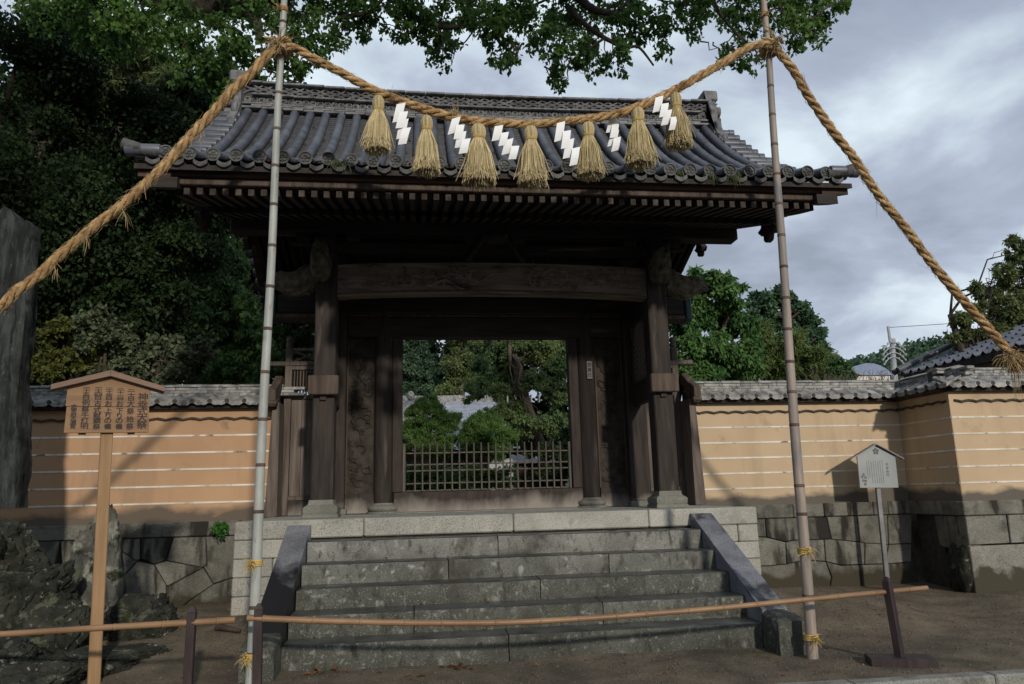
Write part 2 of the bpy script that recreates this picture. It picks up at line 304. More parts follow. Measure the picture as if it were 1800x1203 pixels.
node_m = M('bamboo_node', (.06, .04, .035), (.13, .09, .07), 12, bump=.1)
sign_w = M('fresh_sign_board', (.20, .115, .06), (.28, .17, .09), 3, (.6, 4, 5), 7, .7, .1, 25, (.4, 5, 6), stains=[((.26, .14, .07), 4, .62, .72, (.4, 4, 4))])
sign_r = M('sign_roof_wood', (.17, .105, .075), (.24, .155, .115), 3, (.6, 4, 5), 7, .7, .1, 25)
sign_p = M('sign_post_wood', (.24, .145, .07), (.34, .215, .11), 3, (5, 5, .5), 7, .7, .1, 25, (5, 5, .4), stains=[((.17, .09, .045), 5, .66, .72, (1, 1, .6))])
ink = M('black_ink', (.012, .010, .010), (.02, .017, .016), 5, bump=0, rough=.6)
post_d = M('dark_barrier_paint', (.022, .014, .015), (.045, .030, .031), 6, (3, 3, .6), bump=.15, rough=.6)
metal_w = M('grey_white_metal', (.24, .26, .265), (.30, .32, .325), 3, bump=.02, rough=.35, metal=.1)
metal_p = M('dull_steel', (.12, .12, .13), (.2, .2, .21), 4, bump=.05, rough=.45, metal=.5)
print_g = M('grey_print', (.07, .075, .08), (.11, .115, .12), 9, bump=0)
label_w = M('name_board', (.22, .20, .18), (.30, .28, .25), 6, (4, 4, .7), bump=.1)
bark = M('tree_bark', (.030, .022, .017), (.075, .058, .045), 6, (3, 3, .7), 8, .9, .9, 16)
bark_l = M('brown_bark', (.06, .045, .033), (.13, .10, .075), 6, (3, 3, .7), 8, .9, .8, 16)
twig_m = M('bare_twig', (.08, .065, .055), (.15, .12, .10), 8, bump=.2)
def leafm(n, c1, c2, isl=.4, tr=.3, rough=.6): return M(n, c1, c2, 1.1, (1, 1, 1), 3, rough, 0, isl=isl, trans=tr, spec=.22)
leaf_cam = leafm('camphor_leaf', (.060, .130, .032), (.115, .210, .050), .45, .5)
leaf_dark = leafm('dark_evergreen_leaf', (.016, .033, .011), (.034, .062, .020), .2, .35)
leaf_mid = leafm('broad_leaf', (0.052, 0.119, 0.038), (0.096, 0.184, 0.061), .4, .3)
leaf_yel = leafm('yellow_green_leaf', (0.071, 0.088, 0.019), (0.117, 0.130, 0.033), .4, .35)
leaf_grey = leafm('grey_green_leaf', (0.079, 0.105, 0.056), (0.131, 0.158, 0.088), .4, .3)
leaf_pine = leafm('pine_needle', (.072, .150, .036), (.120, .205, .055), .3, .3)
leaf_bam = leafm('bamboo_leaf', (0.081, 0.128, 0.038), (0.135, 0.189, 0.061), .35, .35)
leaf_far = leafm('far_forest_leaf', (.045, .090, .050), (.080, .135, .078), .35, .2)
leaf_olive = leafm('olive_leaf', (.095, .135, .050), (.17, .21, .082), .4, .4)
fern_m = leafm('fern_leaf', (.03, .12, .02), (.06, .20, .03), .3, .35)
dead_m = leafm('dead_leaf', (.14, .055, .022), (.26, .12, .04), .5, .2, .8)

# ------------------------------------------------------------------ ground, road, kerb
def sst(a, b, x):
    t = np.clip((np.asarray(x, float)-a)/(b-a), 0, 1); return t*t*(3-2*t)
def gh(X, Y):
    X = np.asarray(X, float); Y = np.asarray(Y, float); aX = np.abs(X)
    side = sst(1.75, 2.3, aX)*(1-sst(3.3, 4.4, X))
    up = .215*sst(0, 1.4, Y)*side
    dn = np.where(X < 0, .11, .02)
    z = up*(1-sst(1.6, 2.9, Y))+dn*sst(1.6, 2.9, Y)*np.where(X < 0, 1, 1)*side
    z = z+.96*sst(3.45, 3.75, Y)
    z = np.where(Y < -1.16, -.2, z)
    near = (Y < 3.3)
    z = z+near*(.012*np.sin(X*2.3+Y*1.7)+.008*np.sin(X*5.1-Y*4.3))*sst(-1.1, -.6, Y)
    return z
def build_ground():
    far = [-900, -400, -180, -90, -50, -30, -20, -14, -10]
    xs = np.array(far+list(np.arange(-8, 8.01, .1))+[10, 14, 20, 30, 50, 90, 180, 400, 900], float)
    ys = np.array([-900, -300, -100, -40, -20, -10, -6, -3, -1.17, -1.15]+list(np.arange(-1.1, 4.01, .1))+[5, 7, 10, 15, 25, 45, 90, 180, 400, 900], float)
    A, B = np.meshgrid(xs, ys); Z = gh(A, B); V = np.stack([A.ravel(), B.ravel(), Z.ravel()], 1); n = len(xs)
    F = [(j*n+i, j*n+i+1, (j+1)*n+i+1, (j+1)*n+i) for j in range(len(ys)-1) for i in range(n-1)]
    link('ground', np_mesh('ground', V, F, sand, smooth=True), kind='structure')
    MB().add([(-60, -60, -.115), (60, -60, -.115), (60, -1.27, -.105), (-60, -1.27, -.105)], [(0, 1, 2, 3)]).build('road', asphalt, kind='structure')
    k = root('kerb', (0, -1.2, -.1), kind='structure'); me = MB().box(-.497, .497, -.06, .06, -.15, .108, .012).mesh('kerb_stone', kerb_m, .6)
    for i in range(-9, 10): inst('kerb_stone', me, (i*1.0+.42, -1.2, -.1+random.uniform(-.003, .003)), k)
    rs = np.random.RandomState(5); V = []; F = []
    octa = np.array([(1, 0, 0), (0, 1, 0), (-1, 0, 0), (0, -1, 0), (0, 0, .7), (0, 0, -.7)]); of = [(0, 1, 4), (1, 2, 4), (2, 3, 4), (3, 0, 4), (1, 0, 5), (2, 1, 5), (3, 2, 5), (0, 3, 5)]
    for i in range(9000):
        x = rs.uniform(-5, 7); y = rs.uniform(-1.1, 2.6)
        if -2.2 < x < 2.2 and y > -.02: continue
        r = abs(rs.normal(.004, .0025))+.002
        V.append(octa*r*rs.uniform(.7, 1.3, 3)+(x, y, float(gh(x, y))+r*.3)); F.append(np.array(of)+6*(len(V)-1))
    link('gravel', np_mesh('gravel', np.concatenate(V), np.concatenate(F), pebble), kind='stuff')
build_ground()

# ------------------------------------------------------------------ stone platform and stairs
SZ = [0, .1865, .3584, .5269, .6965, .8731, PZ]; SY = [0, .2767, .594, .8946, 1.192, 1.495]
def build_platform():
    r = root('stone_platform', (CX, MY, 0), 'pale granite block platform that the wooden gate stands on', 'platform')
    MB().box(-2.60, 2.62, 1.54, 7.0, -.3, PZ-.012).build('mortar_core', mortar, r)
    xs = [-2.63, -1.409, .067, 1.469, 2.64]
    for a, b in zip(xs[:-1], xs[1:]):
        MB().box(a+.003, b-.003, 1.495, 1.85, .892, PZ, .012).build('coping_block', granite, r, .6)
    zs = [.889, .716, .545, .373, .2, .02]
    for sgn, x0, x1, js in ((-1, -2.63, -2.0, (None, -2.26, None, -2.3, None)), (1, 2.0, 2.635, (2.416, None, 2.35, None, 2.45))):
        for i in range(5):
            cuts = [x0]+([js[i]] if js[i] else [])+[x1]
            for a, b in zip(cuts[:-1], cuts[1:]):
                MB().box(a+.003, b-.003, 1.495+random.uniform(0, .006), 1.8, zs[i+1]+.003, zs[i]-.001, .01).build('granite_block', granite, r, .6)
    for sx in (-1, 1):
        for i in range(5):
            for j in range(5):
                a = 1.803+j*1.0+(.5 if i % 2 else 0); xo = 2.632 if sx > 0 else -2.627
                MB().box(min(xo, xo-sx*.2), max(xo, xo-sx*.2), a, a+.994, zs[i+1]+.003, zs[i]-.001, .01).build('granite_block', granite, r, .6)
    for j in range(5):
        for i in range(4):
            x0 = -2.62+i*1.312; y0 = 1.853+j*1.03
            MB().box(x0+.003, x0+1.309, y0+.003, y0+1.027, PZ-.1, PZ-.003+random.uniform(-.002, .001), .006).build('paving_slab', granite, r, .6)
build_platform()
def build_stairs():
    r = root('stone_stairs', (0, 0, 0), 'mossy granite steps with sloping side slabs climbing to the gate', 'stairs')
    joints = [[-.178], [-.912, .651], [.179], [-.607, .876], [-.124]]
    for i in range(5):
        c = [-1.9]+joints[i]+[1.9]
        for a, b in zip(c[:-1], c[1:]):
            d = random.uniform(-.006, .006); e = random.uniform(-.003, .003)
            mb = MB(); nx = 44; y0 = SY[i]+d; y1 = SY[i+1]+.12; z0 = SZ[i]-.05; z1 = SZ[i+1]+e
            prof = [(y0+.004, z0), (y0, z0+.06), (y0, z1-.018), (y0+.005, z1-.006), (y0+.018, z1), (y1, z1), (y1, z0)]; V = []
            for k in range(nx+1):
                x = a+.004+(b-a-.008)*k/nx; w = .006*mnoise.noise((x*3, i*7.3, 1))+.003*mnoise.noise((x*14, i*2.3, 8)); ch = max(0, mnoise.noise((x*9, i*5.7, 3))-.28)*.045; w += ch; w2 = .004*mnoise.noise((x*5, i*3.1, 5))-ch
                V += [(x, p[0]+(w if q in (1, 2, 3) else 0), p[1]+(w2 if q in (2, 3, 4) else 0)) for q, p in enumerate(prof)]
            m = len(prof); F = [(k*m+j, k*m+(j+1) % m, (k+1)*m+(j+1) % m, (k+1)*m+j) for k in range(nx) for j in range(m)]
            F += [tuple(range(m)), tuple(nx*m+j for j in range(m))]
            mb.add(V, F); mb.m = [1 if (q < nx*m and q % m in (3, 4)) else 0 for q in range(len(F))]
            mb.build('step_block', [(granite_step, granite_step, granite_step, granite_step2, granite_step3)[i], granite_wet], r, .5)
    for s in (-1, 1):
        x0, x1 = (-2.125, -1.907) if s < 0 else (1.907, 2.125)
        poly = [(1.493, -.1), (1.493, 1.015), (1.46, 1.018), (-.015, .285), (-.015, -.1)]
        MB().prism(poly, x0, x1, lambda a, b, d: (d, a, b)).build('side_slab', granite_slab2 if s < 0 else granite_slab, r)
        mb = MB(); z = .255; a, b, c, d = x0-.012, x1+.012, -.30, -.02; t = .05
        mb.add([(a, c, -.1), (b, c, -.1), (b, d, -.1), (a, d, -.1), (a, c, z-.02), (b, c, z-.02), (b, d, z-.0), (a, d, z-.0), (a+t, c+.13, z+.025), (b-t, c+.13, z+.025), (b-t, d, z+.03), (a+t, d, z+.03)],
               [(0, 1, 5, 4), (1, 2, 6, 5), (2, 3, 7, 6), (3, 0, 4, 7), (4, 5, 9, 8), (5, 6, 10, 9), (6, 7, 11, 10), (7, 4, 8, 11), (8, 9, 10, 11), (3, 2, 1, 0)])
        mb.build('newel_block', granite_step, r)
build_stairs()

# ------------------------------------------------------------------ the gate
RY0, RZ0 = .40, 4.315
def rprof(y): s = y-RY0; return RZ0+.28*s+.142*s*s
def bow(x): return .045*((x-CX)/3.2)**2
def plum(mb, c, r, depth, T, n=9):
    """five-petal plum: a low dome for each petal and one in the middle; T(a, b, d) maps the disc plane to space."""
    for k in range(6):
        a = math.pi/2+k*2*math.pi/5; R = .52*r if k < 5 else 0; q = .30*r if k < 5 else .17*r
        cx, cy = c[0]+R*math.cos(a), c[1]+R*math.sin(a)
        V = [T(cx+q*math.cos(2*math.pi*j/n), cy+q*math.sin(2*math.pi*j/n), 0) for j in range(n)]
        V += [T(cx+.6*q*math.cos(2*math.pi*j/n), cy+.6*q*math.sin(2*math.pi*j/n), depth) for j in range(n)]
        mb.add(V, [(j, (j+1) % n, n+(j+1) % n, n+j) for j in range(n)]+[tuple(range(n, 2*n))])
def relief(mb, rs, x0, x1, z0, z1, y, n, s=1.):
    """curling carved relief: small cloud scrolls and twigs standing 1-3 cm off a flat face."""
    for i in range(n):
        cx, cz = rs.uniform(x0, x1), rs.uniform(z0, z1); a0 = rs.uniform(0, 6.28); L = rs.uniform(.05, .13)*s; k = rs.choice([-1, 1]); pts = []
        for t in np.linspace(0, 1, 9):
            a = a0+k*t*rs.uniform(3.4, 4.2); R = L*(1-.75*t); pts.append((np.clip(cx+R*math.cos(a)*1.35, x0, x1), y-.006-.012*math.sin(t*3.1), np.clip(cz+R*math.sin(a)*.8, z0, z1)))
        mb.tube(pts, np.linspace(.013, .007, 9)*s, 6)
def lump(name, c, rad, mat, parent, seed, amp=.12, fr=9, sub=4, e=1.0, taper=None, **p):
    import bmesh
    bm = bmesh.new(); bmesh.ops.create_icosphere(bm, subdivisions=sub, radius=1)
    for v in bm.verts:
        q = v.co.copy(); q = Vector([math.copysign(abs(t)**e, t) for t in q])
        d = 1+amp*mnoise.fractal(v.co*fr*.35+Vector((seed*7.1, seed*3.3, 0)), .8, 2.1, 4)
        q = Vector((q.x*rad[0], q.y*rad[1], q.z*rad[2]))*d
        if taper: q = taper(q)
        v.co = q+Vector(c)-Vector(WL[parent] if parent else (0, 0, 0))
    me = bpy.data.meshes.new(name); bm.to_mesh(me); bm.free(); me.materials.append(mat); me.polygons.foreach_set('use_smooth', [True]*len(me.polygons))
    return link(name, me, parent, **p)
def build_gate():
    G = root('temple_gate', (CX, MY, PZ), 'dark wooden temple gate with curved grey tile roof on stone platform', 'gate')
    B = lambda nm, mat, x0, x1, y0, y1, z0, z1, b=.008, **p: MB().box(x0, x1, y0, y1, z0, z1, b).build(nm, mat, G, .6, **p)
    for s in (-1, 1):
        px = CX+s*1.95
        B('pillar', wood, px-.119, px+.119, 2.28, 2.518, 1.235, 4.05, .014)
        MB().lathe([(.185, PZ-.002), (.185, PZ+.035), (.172, PZ+.036), (.180, PZ+.06), (.180, PZ+.105), (.165, PZ+.118), (.138, PZ+.135), (.130, PZ+.165), (.130, PZ+.185)], (px, 2.40, 0), square=True).build('pillar_base', base_stone, G, .5)
        # back pillar, main post, round pillar
        B('pillar', wood, px-.119, px+.119, 4.58, 4.82, 1.1, 4.05, .014)
        q = CX+s*1.945
        B('main_post', wood_base, q-.13, q+.13, 3.37, 3.63, PZ+.07, 4.9, .012)
        B('post_stone', base_stone, q-.16, q+.16, 3.33, 3.66, PZ-.003, PZ+.07, .008)
        rx = CX-.02+s*1.325
        MB().lathe([(.118, PZ+.115), (.118, 3.6)], (rx, 3.5, 0), 28).build('round_pillar', wood, G, .6)
        MB().lathe([(.20, PZ-.003), (.20, PZ+.022), (.165, PZ+.023), (.186, PZ+.04), (.192, PZ+.06), (.186, PZ+.085), (.150, PZ+.098), (.132, PZ+.112), (.13, PZ+.125)], (rx, 3.5, 0), 28).build('pillar_base', base_stone, G, .6)
        x0, x1 = sorted((CX-.01+s*1.445, CX+s*1.815))
        pn = B('carved_panel', carve, x0, x1, 3.53, 3.57, 1.31, 3.4, 0)
        mb = MB(); rs = np.random.RandomState(3+s); yy = 3.53
        for j in range(7):      # plum boughs climbing the panel
            z = 1.4+j*.28; x = rs.uniform(x0+.08, x1-.08); pts = [(x, yy, z)]
            for t in range(7):
                x = float(np.clip(x+rs.uniform(-.07, .07), x0+.03, x1-.03)); z += rs.uniform(.02, .08); pts.append((x, yy-.01-rs.uniform(0, .012), z))
            mb.tube(pts, np.linspace(.014, .006, 8), 6)
            for (bx, by, bz) in pts[2::2]: plum(mb, (bx, bz), .05, -.012, lambda a, b, d: (a, 3.518+d, b), 6)
        relief(mb, rs, x0+.05, x1-.05, 1.4, 3.3, yy, 26, .8)
        mb.build('carving', carve, pn, .9)
        pn['label'] = 'tall panel carved with plum boughs'
        for a in (x0+.008, x1-.008): B('panel_moulding', wood_light, a-.008, a+.008, 3.505, 3.53, 1.31, 3.45, .003)
        B('bottom_board', wood_base, x0, x1, 3.48, 3.6, PZ+.004, 1.31, .006)
        jx0, jx1 = sorted((CX-.02+s*1.09, CX-.02+s*1.215))
        B('door_jamb', wood_base, jx0, jx1, 3.44, 3.6, 1.317, 3.29, .008)
        fx0, fx1 = sorted((CX-.02+s*1.05, CX-.02+s*1.088))
        B('fence_post', fence_m, fx0, fx1, 3.50, 3.545, 1.318, 1.915, .006)
        # tie beam through pillar with its projecting block and wedge
        B('tie_beam', wood_light, px-.165, px+.165, 2.19, 2.277, 2.385, 2.60, .010)
        B('tie_beam', wood_h, px-.06, px+.06, 2.522, 3.365, 2.36, 2.585, .008)
        B('wedge_peg', wood, px-.04, px+.03, 2.25, 2.278, 2.33, 2.383, .003)
        # side lattice above the tie beam
        mb = MB(); n = 12
        for k in range(-n, n+8):
            for sg in (1, -1):
                p0 = np.array([2.53, 2.62+k*.075]); L = .84
                za, zb = (p0[1], p0[1]+sg*L); ya, yb = 2.53, 3.36
                lo, hi = 2.64, 3.42
                t0, t1 = 0., 1.
                for (zl, up) in ((lo, 1), (hi, -1)):
                    da, db = (za-zl)*up, (zb-zl)*up
                    if da < 0 and db < 0: t0 = 2; break
                    if da < 0: t0 = max(t0, da/(da-db))
                    elif db < 0: t1 = min(t1, da/(da-db))
                if t1-t0 < .03: continue
                P = lambda t: (px+sg*.006, ya+(yb-ya)*t, za+(zb-za)*t)
                mb.tube([P(t0), P(t1)], .010, 4)
        mb.build('side_lattice', wood_grey, G)
        B('side_board', wood_h, px-.05, px+.05, 2.522, 3.365, 3.42, 3.9, .006)
        B('lattice_frame', wood_h, px-.045, px+.045, 2.522, 3.365, 2.59, 2.645, .005)
        B('lattice_frame', wood, px-.045, px+.045, 3.325, 3.368, 2.65, 3.418, .005)
        # carved noses
        hz = 3.89; hx = CX-.025+s*1.97
        lump('lion_nose', (hx, 2.10, hz), (.108, .19, .215), nose_m, G, 3+s, .13, 16, 4, .62, lambda q: Vector((q.x*(1-.12*max(0, q.z)/.2), q.y, q.z)))
        def tp(q, s=s):
            t = (q.x*s+.30)/.6; k = 1-.52*max(0, min(1, t)); return Vector((q.x, q.y*k, q.z*k-.05*t*t+.03*math.sin(t*9)))
        lump('elephant_nose', (CX+s*2.33, 2.40, 3.74), (.31, .115, .20), carve_l, G, 9+s, .16, 18, 5, .75, tp, label='side nose carving wrapped in bird net')
    # front carved beam (arched below)
    n = 24; V = []; F = []
    for i in range(n+1):
        t = i/n; x = CX-1.83+3.66*t; a = math.sin(math.pi*t)**.7; zb = 3.535+.055*a; zt = 3.905+.05*a
        V += [(x, 2.30, zb+.02), (x, 2.30, zt), (x, 2.50, zt), (x, 2.50, zb), (x, 2.32, zb)]
    for i in range(n):
        for j in range(5): F.append((i*5+j, i*5+(j+1) % 5, i*5+5+(j+1) % 5, i*5+5+j))
    F += [tuple(range(5)), tuple(n*5+j for j in range(5))]
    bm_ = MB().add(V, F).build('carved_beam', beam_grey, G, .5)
    rs = np.random.RandomState(8)
    for (a, b) in ((-1.55, -.3), (.35, 1.6)):
        mb = MB()
        relief(mb, rs, CX+a, CX+b, 3.66, 3.90, 2.30, 46, .9)
        for k in range(5):
            t = rs.uniform(a, b); pts = [(CX+t+u, 2.293, 3.68+.05*math.sin(u*14+k)+.03*k) for u in np.linspace(0, .35, 12)]; mb.tube(pts, np.linspace(.016, .008, 12), 6)
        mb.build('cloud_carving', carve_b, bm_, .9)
    pts = [(CX-1.82+3.64*t, 2.295, 3.555+.055*math.sin(math.pi*t)**.7) for t in np.linspace(0, 1, 25)]
    MB().tube(pts, .011, 6).build('beam_edge', wood_light, bm_, .9)
    # main row beams
    B('kabuki_beam', wood_h, CX-2.70, CX+2.70, 3.36, 3.66, 3.587, 3.845, .02)
    for s in (-1, 1): B('beam_end', wood_light, *sorted((CX+s*2.10, CX+s*2.70)), 3.352, 3.668, 3.53, 3.584, .006)
    for s in (-1, 1): B('beam_end_cap', copper, *sorted((CX+s*2.70, CX+s*2.80)), 3.345, 3.675, 3.515, 3.86, .02)
    B('lintel', wood_h, CX-1.81, CX+1.81, 3.40, 3.62, 3.29, 3.56, .012)
    B('lintel_strip', wood_light, CX-1.81, CX+1.81, 3.385, 3.63, 3.562, 3.585, .006)
    B('upper_wall', wood, CX-1.81, CX+1.81, 3.48, 3.54, 3.865, 5.1, 0)
    B('threshold', wood_base, CX-1.215, CX+1.195, 3.45, 3.60, PZ+.004, 1.316, .008)
    B('threshold_stone', granite, CX-1.25, CX+1.25, 3.40, 3.66, PZ-.06, PZ+.002, .004)
    # frieze and brackets under the eave
    B('wall_plate', wood_h, CX-3.05, CX+3.05, 2.29, 2.50, 4.30, 4.52, .01)
    B('frieze_beam', wood_h, CX-2.1, CX+2.1, 2.33, 2.46, 4.06, 4.20, .01)
    for x in (-1.95, 0, 1.95):
        for z, w, d in ((4.055 if x else 4.20, .15, .12),):
            MB().lathe([(.10, z-.01), (.15, z+.06), (.15, z+.11)], (CX+x, 2.40, 0), square=True).build('bearing_block', wood, G)
        for k in (-1, 0, 1): MB().lathe([(.06, 4.19), (.085, 4.235), (.085, 4.298)], (CX+x+k*.28, 2.40, 0), square=True).build('bearing_block', wood, G)
        B('bracket_arm', wood_h, CX+x-.40, CX+x+.40, 2.35, 2.45, 4.205 if x == 0 else 4.165, 4.24 if x == 0 else 4.20, .01)
    for s in (-1, 1):   # frog-leg strut in the middle
        pts = [(CX+s*(.04+.3*t), 2.30, 4.30-.34*t**1.6) for t in np.linspace(0, 1, 9)]
        MB().tube(pts, np.linspace(.05, .035, 9), 6).build('frog_leg_strut', carve, G, .9)
    B('wall_plate', wood_h, CX-3.05, CX+3.05, 4.60, 4.81, 4.30, 4.52, .01)
    B('ridge_beam', wood_h, CX-3.05, CX+3.05, 3.40, 3.62, 4.72, 4.98, .01)
    for s in (-1, 1):
        B('gable_tie', wood_h, CX+s*1.95-.1, CX+s*1.95+.1, 2.0, 5.1, 3.93, 4.15, .02)
        MB().prism([(2.35, 4.5), (4.75, 4.5), (3.6, 5.6), (3.5, 5.6)], CX+s*1.95-.03, CX+s*1.95+.03, lambda a, b, d: (d, a, b)).build('gable_board', wood, G)
    # ceiling and rafters: two tiers front, one joined run behind
    half = [(.60, 4.085), (1.40, 4.29), (2.40, 4.60), (3.5, 5.02)]
    full = half+[(2*MY-y, z) for y, z in half[-2::-1]]
    V = []; F = []
    for y, z in full: V += [(CX-3.08, y, z), (CX+3.08, y, z)]
    for i in range(len(full)-1): F.append((2*i, 2*i+1, 2*i+3, 2*i+2))
    MB().add(V, F).build('soffit_board', wood_h, G)
    def rafter(pts, w, h, endm):
        mb = MB(); V = []
        for y, z in pts: V += [(-w/2, y, z-h), (w/2, y, z-h), (w/2, y, z), (-w/2, y, z)]
        F = [(4*i+j, 4*i+(j+1) % 4, 4*i+4+(j+1) % 4, 4*i+4+j) for i in range(len(pts)-1) for j in range(4)]
        mb.add(V, F+[tuple(range(4*len(pts)-4, 4*len(pts)))]); mb.cur = 1; mb.add(V[:4], [(0, 1, 2, 3)]); return mb.mesh('rafter', [wood_h, endm])
    me1 = rafter([(.58, 4.082), (1.40, 4.285), (1.75, 4.39)], .052, .062, wood_end)
    me2 = rafter([(1.36, 4.22), (2.40, 4.535), (3.45, 4.93)], .055, .07, wood)
    for i in range(54):
        x = CX+(i-26.5)*.1135
        inst('flying_rafter', me1, (x, 0, random.uniform(-.003, .003)), G); inst('rafter', me2, (x, 0, 0), G)
    mb = MB()
    for i in range(54):
        x = CX+(i-26.5)*.1135; P = [(2*MY-y, z) for y, z in ((.58, 4.05), (1.4, 4.25), (2.4, 4.56), (3.45, 4.95))]
        for (ya, za), (yb, zb) in zip(P[:-1], P[1:]):
            mb.add([(x-.026, ya, za-.03), (x+.026, ya, za-.03), (x+.026, ya, za+.03), (x-.026, ya, za+.03), (x-.026, yb, zb-.03), (x+.026, yb, zb-.03), (x+.026, yb, zb+.03), (x-.026, yb, zb+.03)],
                   [(0, 1, 5, 4), (1, 2, 6, 5), (2, 3, 7, 6), (3, 0, 4, 7), (0, 1, 2, 3)])
    mb.build('rear_rafters', wood_h, G, kind='stuff')
    # eave boards
    B('eave_board', wood_light, CX-3.07, CX+3.10, .535, .63, 4.098, 4.158, .006, label='pale worn edge board above the rafter ends')
    B('eave_board', wood_red, CX-3.20, CX+3.20, .49, .62, 4.160, 4.262, .008)
    B('eave_board', wood_h, CX-3.07, CX+3.10, 2*MY-.63, 2*MY-.5, 4.06, 4.26, .006)
    # roof deck and its closed back
    ys = np.linspace(.42, MY, 22); V = []; F = []
    for y in list(ys)+[2*MY-y for y in ys[-2::-1]]:
        yy = y if y <= MY else 2*MY-y; z = rprof(yy)-.085; V += [(CX-3.42, y, z), (CX+3.42, y, z), (CX-3.42, y, z-.05), (CX+3.42, y, z-.05)]
    m = len(V)//4
    for i in range(m-1):
        a = 4*i; b = a+4; F += [(a, a+1, b+1, b), (a+2, b+2, b+3, a+3), (a, b, b+2, a+2), (a+1, a+3, b+3, b+1)]
    F += [(0, 2, 3, 1), (4*m-4, 4*m-3, 4*m-1, 4*m-2)]
    MB().add(V, F).build('roof_deck', wood, G, .5)
    # round tile rows, eave discs, pan columns, eave pans
    ty = np.linspace(RY0+.02, 3.31, 44); L = np.concatenate([[0], np.cumsum(np.hypot(np.diff(ty), np.diff(rprof(ty))))])
    rr = .056+.004*((L % .29) < .055)
    row = MB().tube([(0, y-RY0, rprof(y)-RZ0) for y in ty], rr, 10).mesh('round_tile_row', tile, .9)
    mb = MB(); mb.lathe([(.056, .09), (.062, .07), (.0655, .03), (.0655, .0), (.053, -.0), (.051, .010), (.0, .011)], n=22, axis='y')
    mb.v = [(a, -b, c) for a, b, c in mb.v]
    mb = MB(); R = [(.057, .09), (.0655, .04), (.0655, -.004), (.054, -.004), (.052, .008)]
    nn = 22; V = [(r*math.cos(2*math.pi*j/nn), d, r*math.sin(2*math.pi*j/nn)) for r, d in R for j in range(nn)]
    mb.add(V, [(i*nn+j, i*nn+(j+1) % nn, (i+1)*nn+(j+1) % nn, (i+1)*nn+j) for i in range(len(R)-1) for j in range(nn)]+[tuple(4*nn+j for j in range(nn))])
    plum(mb, (0, 0), .056, -.010, lambda a, b, d: (a, .007+d, b))
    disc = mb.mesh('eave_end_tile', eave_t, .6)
    px_ = np.linspace(-.098, .098, 7); V = []; F = []; s = 0; k = 0; ys = [RY0+.01]
    while ys[-1] < 3.28: ys.append(ys[-1]+.075/math.hypot(1, .28+.284*(ys[-1]-RY0)))
    for a, b in zip(ys[:-1], ys[1:]):
        for (y, dz) in ((a, .016), (b, 0.)):
            V += [(x, y-RY0, rprof(y)-RZ0-.062+.030*(x/.098)**2+dz) for x in px_]
    m = len(V)//7
    for i in range(m-1):
        for j in range(6): F.append((i*7+j, i*7+j+1, i*7+8+j, i*7+7+j))
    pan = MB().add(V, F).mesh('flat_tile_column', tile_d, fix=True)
    V = []; F = []
    for j in range(9):
        t = j/8; x = -.062+.124*t; z = -.052-.032*math.sin(math.pi*t); V += [(x, -.012, z-.042), (x, -.012, z), (x, .05, z), (x, .05, z-.042)]
    for j in range(8):
        for q in range(4): F.append((4*j+q, 4*j+(q+1) % 4, 4*j+4+(q+1) % 4, 4*j+4+q))
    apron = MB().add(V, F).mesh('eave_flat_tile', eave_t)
    for i in range(33):
        x = CX+(i-16)*.2035; b = .6*bow(x)
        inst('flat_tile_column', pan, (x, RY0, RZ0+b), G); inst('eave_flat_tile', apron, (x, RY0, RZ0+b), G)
        if i < 32:
            x += .10175; b = .6*bow(x)
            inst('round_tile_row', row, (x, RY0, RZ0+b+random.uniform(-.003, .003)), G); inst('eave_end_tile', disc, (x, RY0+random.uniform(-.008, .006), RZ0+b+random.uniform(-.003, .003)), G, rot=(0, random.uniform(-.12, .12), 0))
    mb = MB()
    for i in range(32):
        x = CX+(i-15.5)*.2035
        mb.tube([(x, 2*MY-y, rprof(y)) for y in ty[::4]], .056, 8)
    mb.build('rear_tile_rows', tile, G, .9, kind='stuff')
    # verge tiles lie across the gable edge
    vt = MB(); vt.lathe([(.050, 0), (.056, .02), (.056, .22), (.062, .225), (.062, .295), (.050, .296), (.048, .286)], n=14, axis='x'); vme = vt.mesh('verge_tile', tile, .7)
    y = .42; vy = []
    while y < 3.2: vy.append(y); y += .215/math.hypot(1, .28+.284*(y-RY0))
    for s in (-1, 1):
        for y in vy+[2*MY-q for q in vy]:
            yy = y if y < MY else 2*MY-y
            inst('verge_tile', vme, (CX+s*3.20, y, rprof(yy)+.015+.6*bow(CX+s*3.3)), G, rot=(0, 0, 0 if s > 0 else math.pi))
        # corner tile at the front eave, tilted outward and up
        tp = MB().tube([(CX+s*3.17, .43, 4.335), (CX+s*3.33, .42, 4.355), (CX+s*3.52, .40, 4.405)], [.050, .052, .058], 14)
        tp.build('corner_tile', eave_t, G, .7)  # its shade is in the dark tile colour
        # stepped verge boards and bargeboard
        for (a, b, d0, d1, m_) in ((3.12, 3.40, .13, .20, wood_red), (3.06, 3.28, .20, .30, wood_h)):
            V = []; F = []; yl = list(np.linspace(.47, MY, 18)); yl += [2*MY-q for q in yl[-2::-1]]
            for y in yl:
                yy = y if y < MY else 2*MY-y; z = rprof(yy)
                V += [(CX+s*a, y, z-d0), (CX+s*b, y, z-d0), (CX+s*b, y, z-d1), (CX+s*a, y, z-d1)]
            k = len(yl)
            for i in range(k-1):
                for q in range(4): F.append((4*i+q, 4*i+(q+1) % 4, 4*i+4+(q+1) % 4, 4*i+4+q))
            F += [(0, 1, 2, 3), tuple(range(4*k-4, 4*k))]
            MB().add(V, F).build('verge_board', m_, G, .5)
        yl = [.72, 1.0, 1.42, 1.9, 2.25, 2.7, 3.0, 3.3, 3.5]; zb = [4.06, 4.13, 4.25, 4.38, 4.49, 4.66, 4.78, 4.84, 4.80]
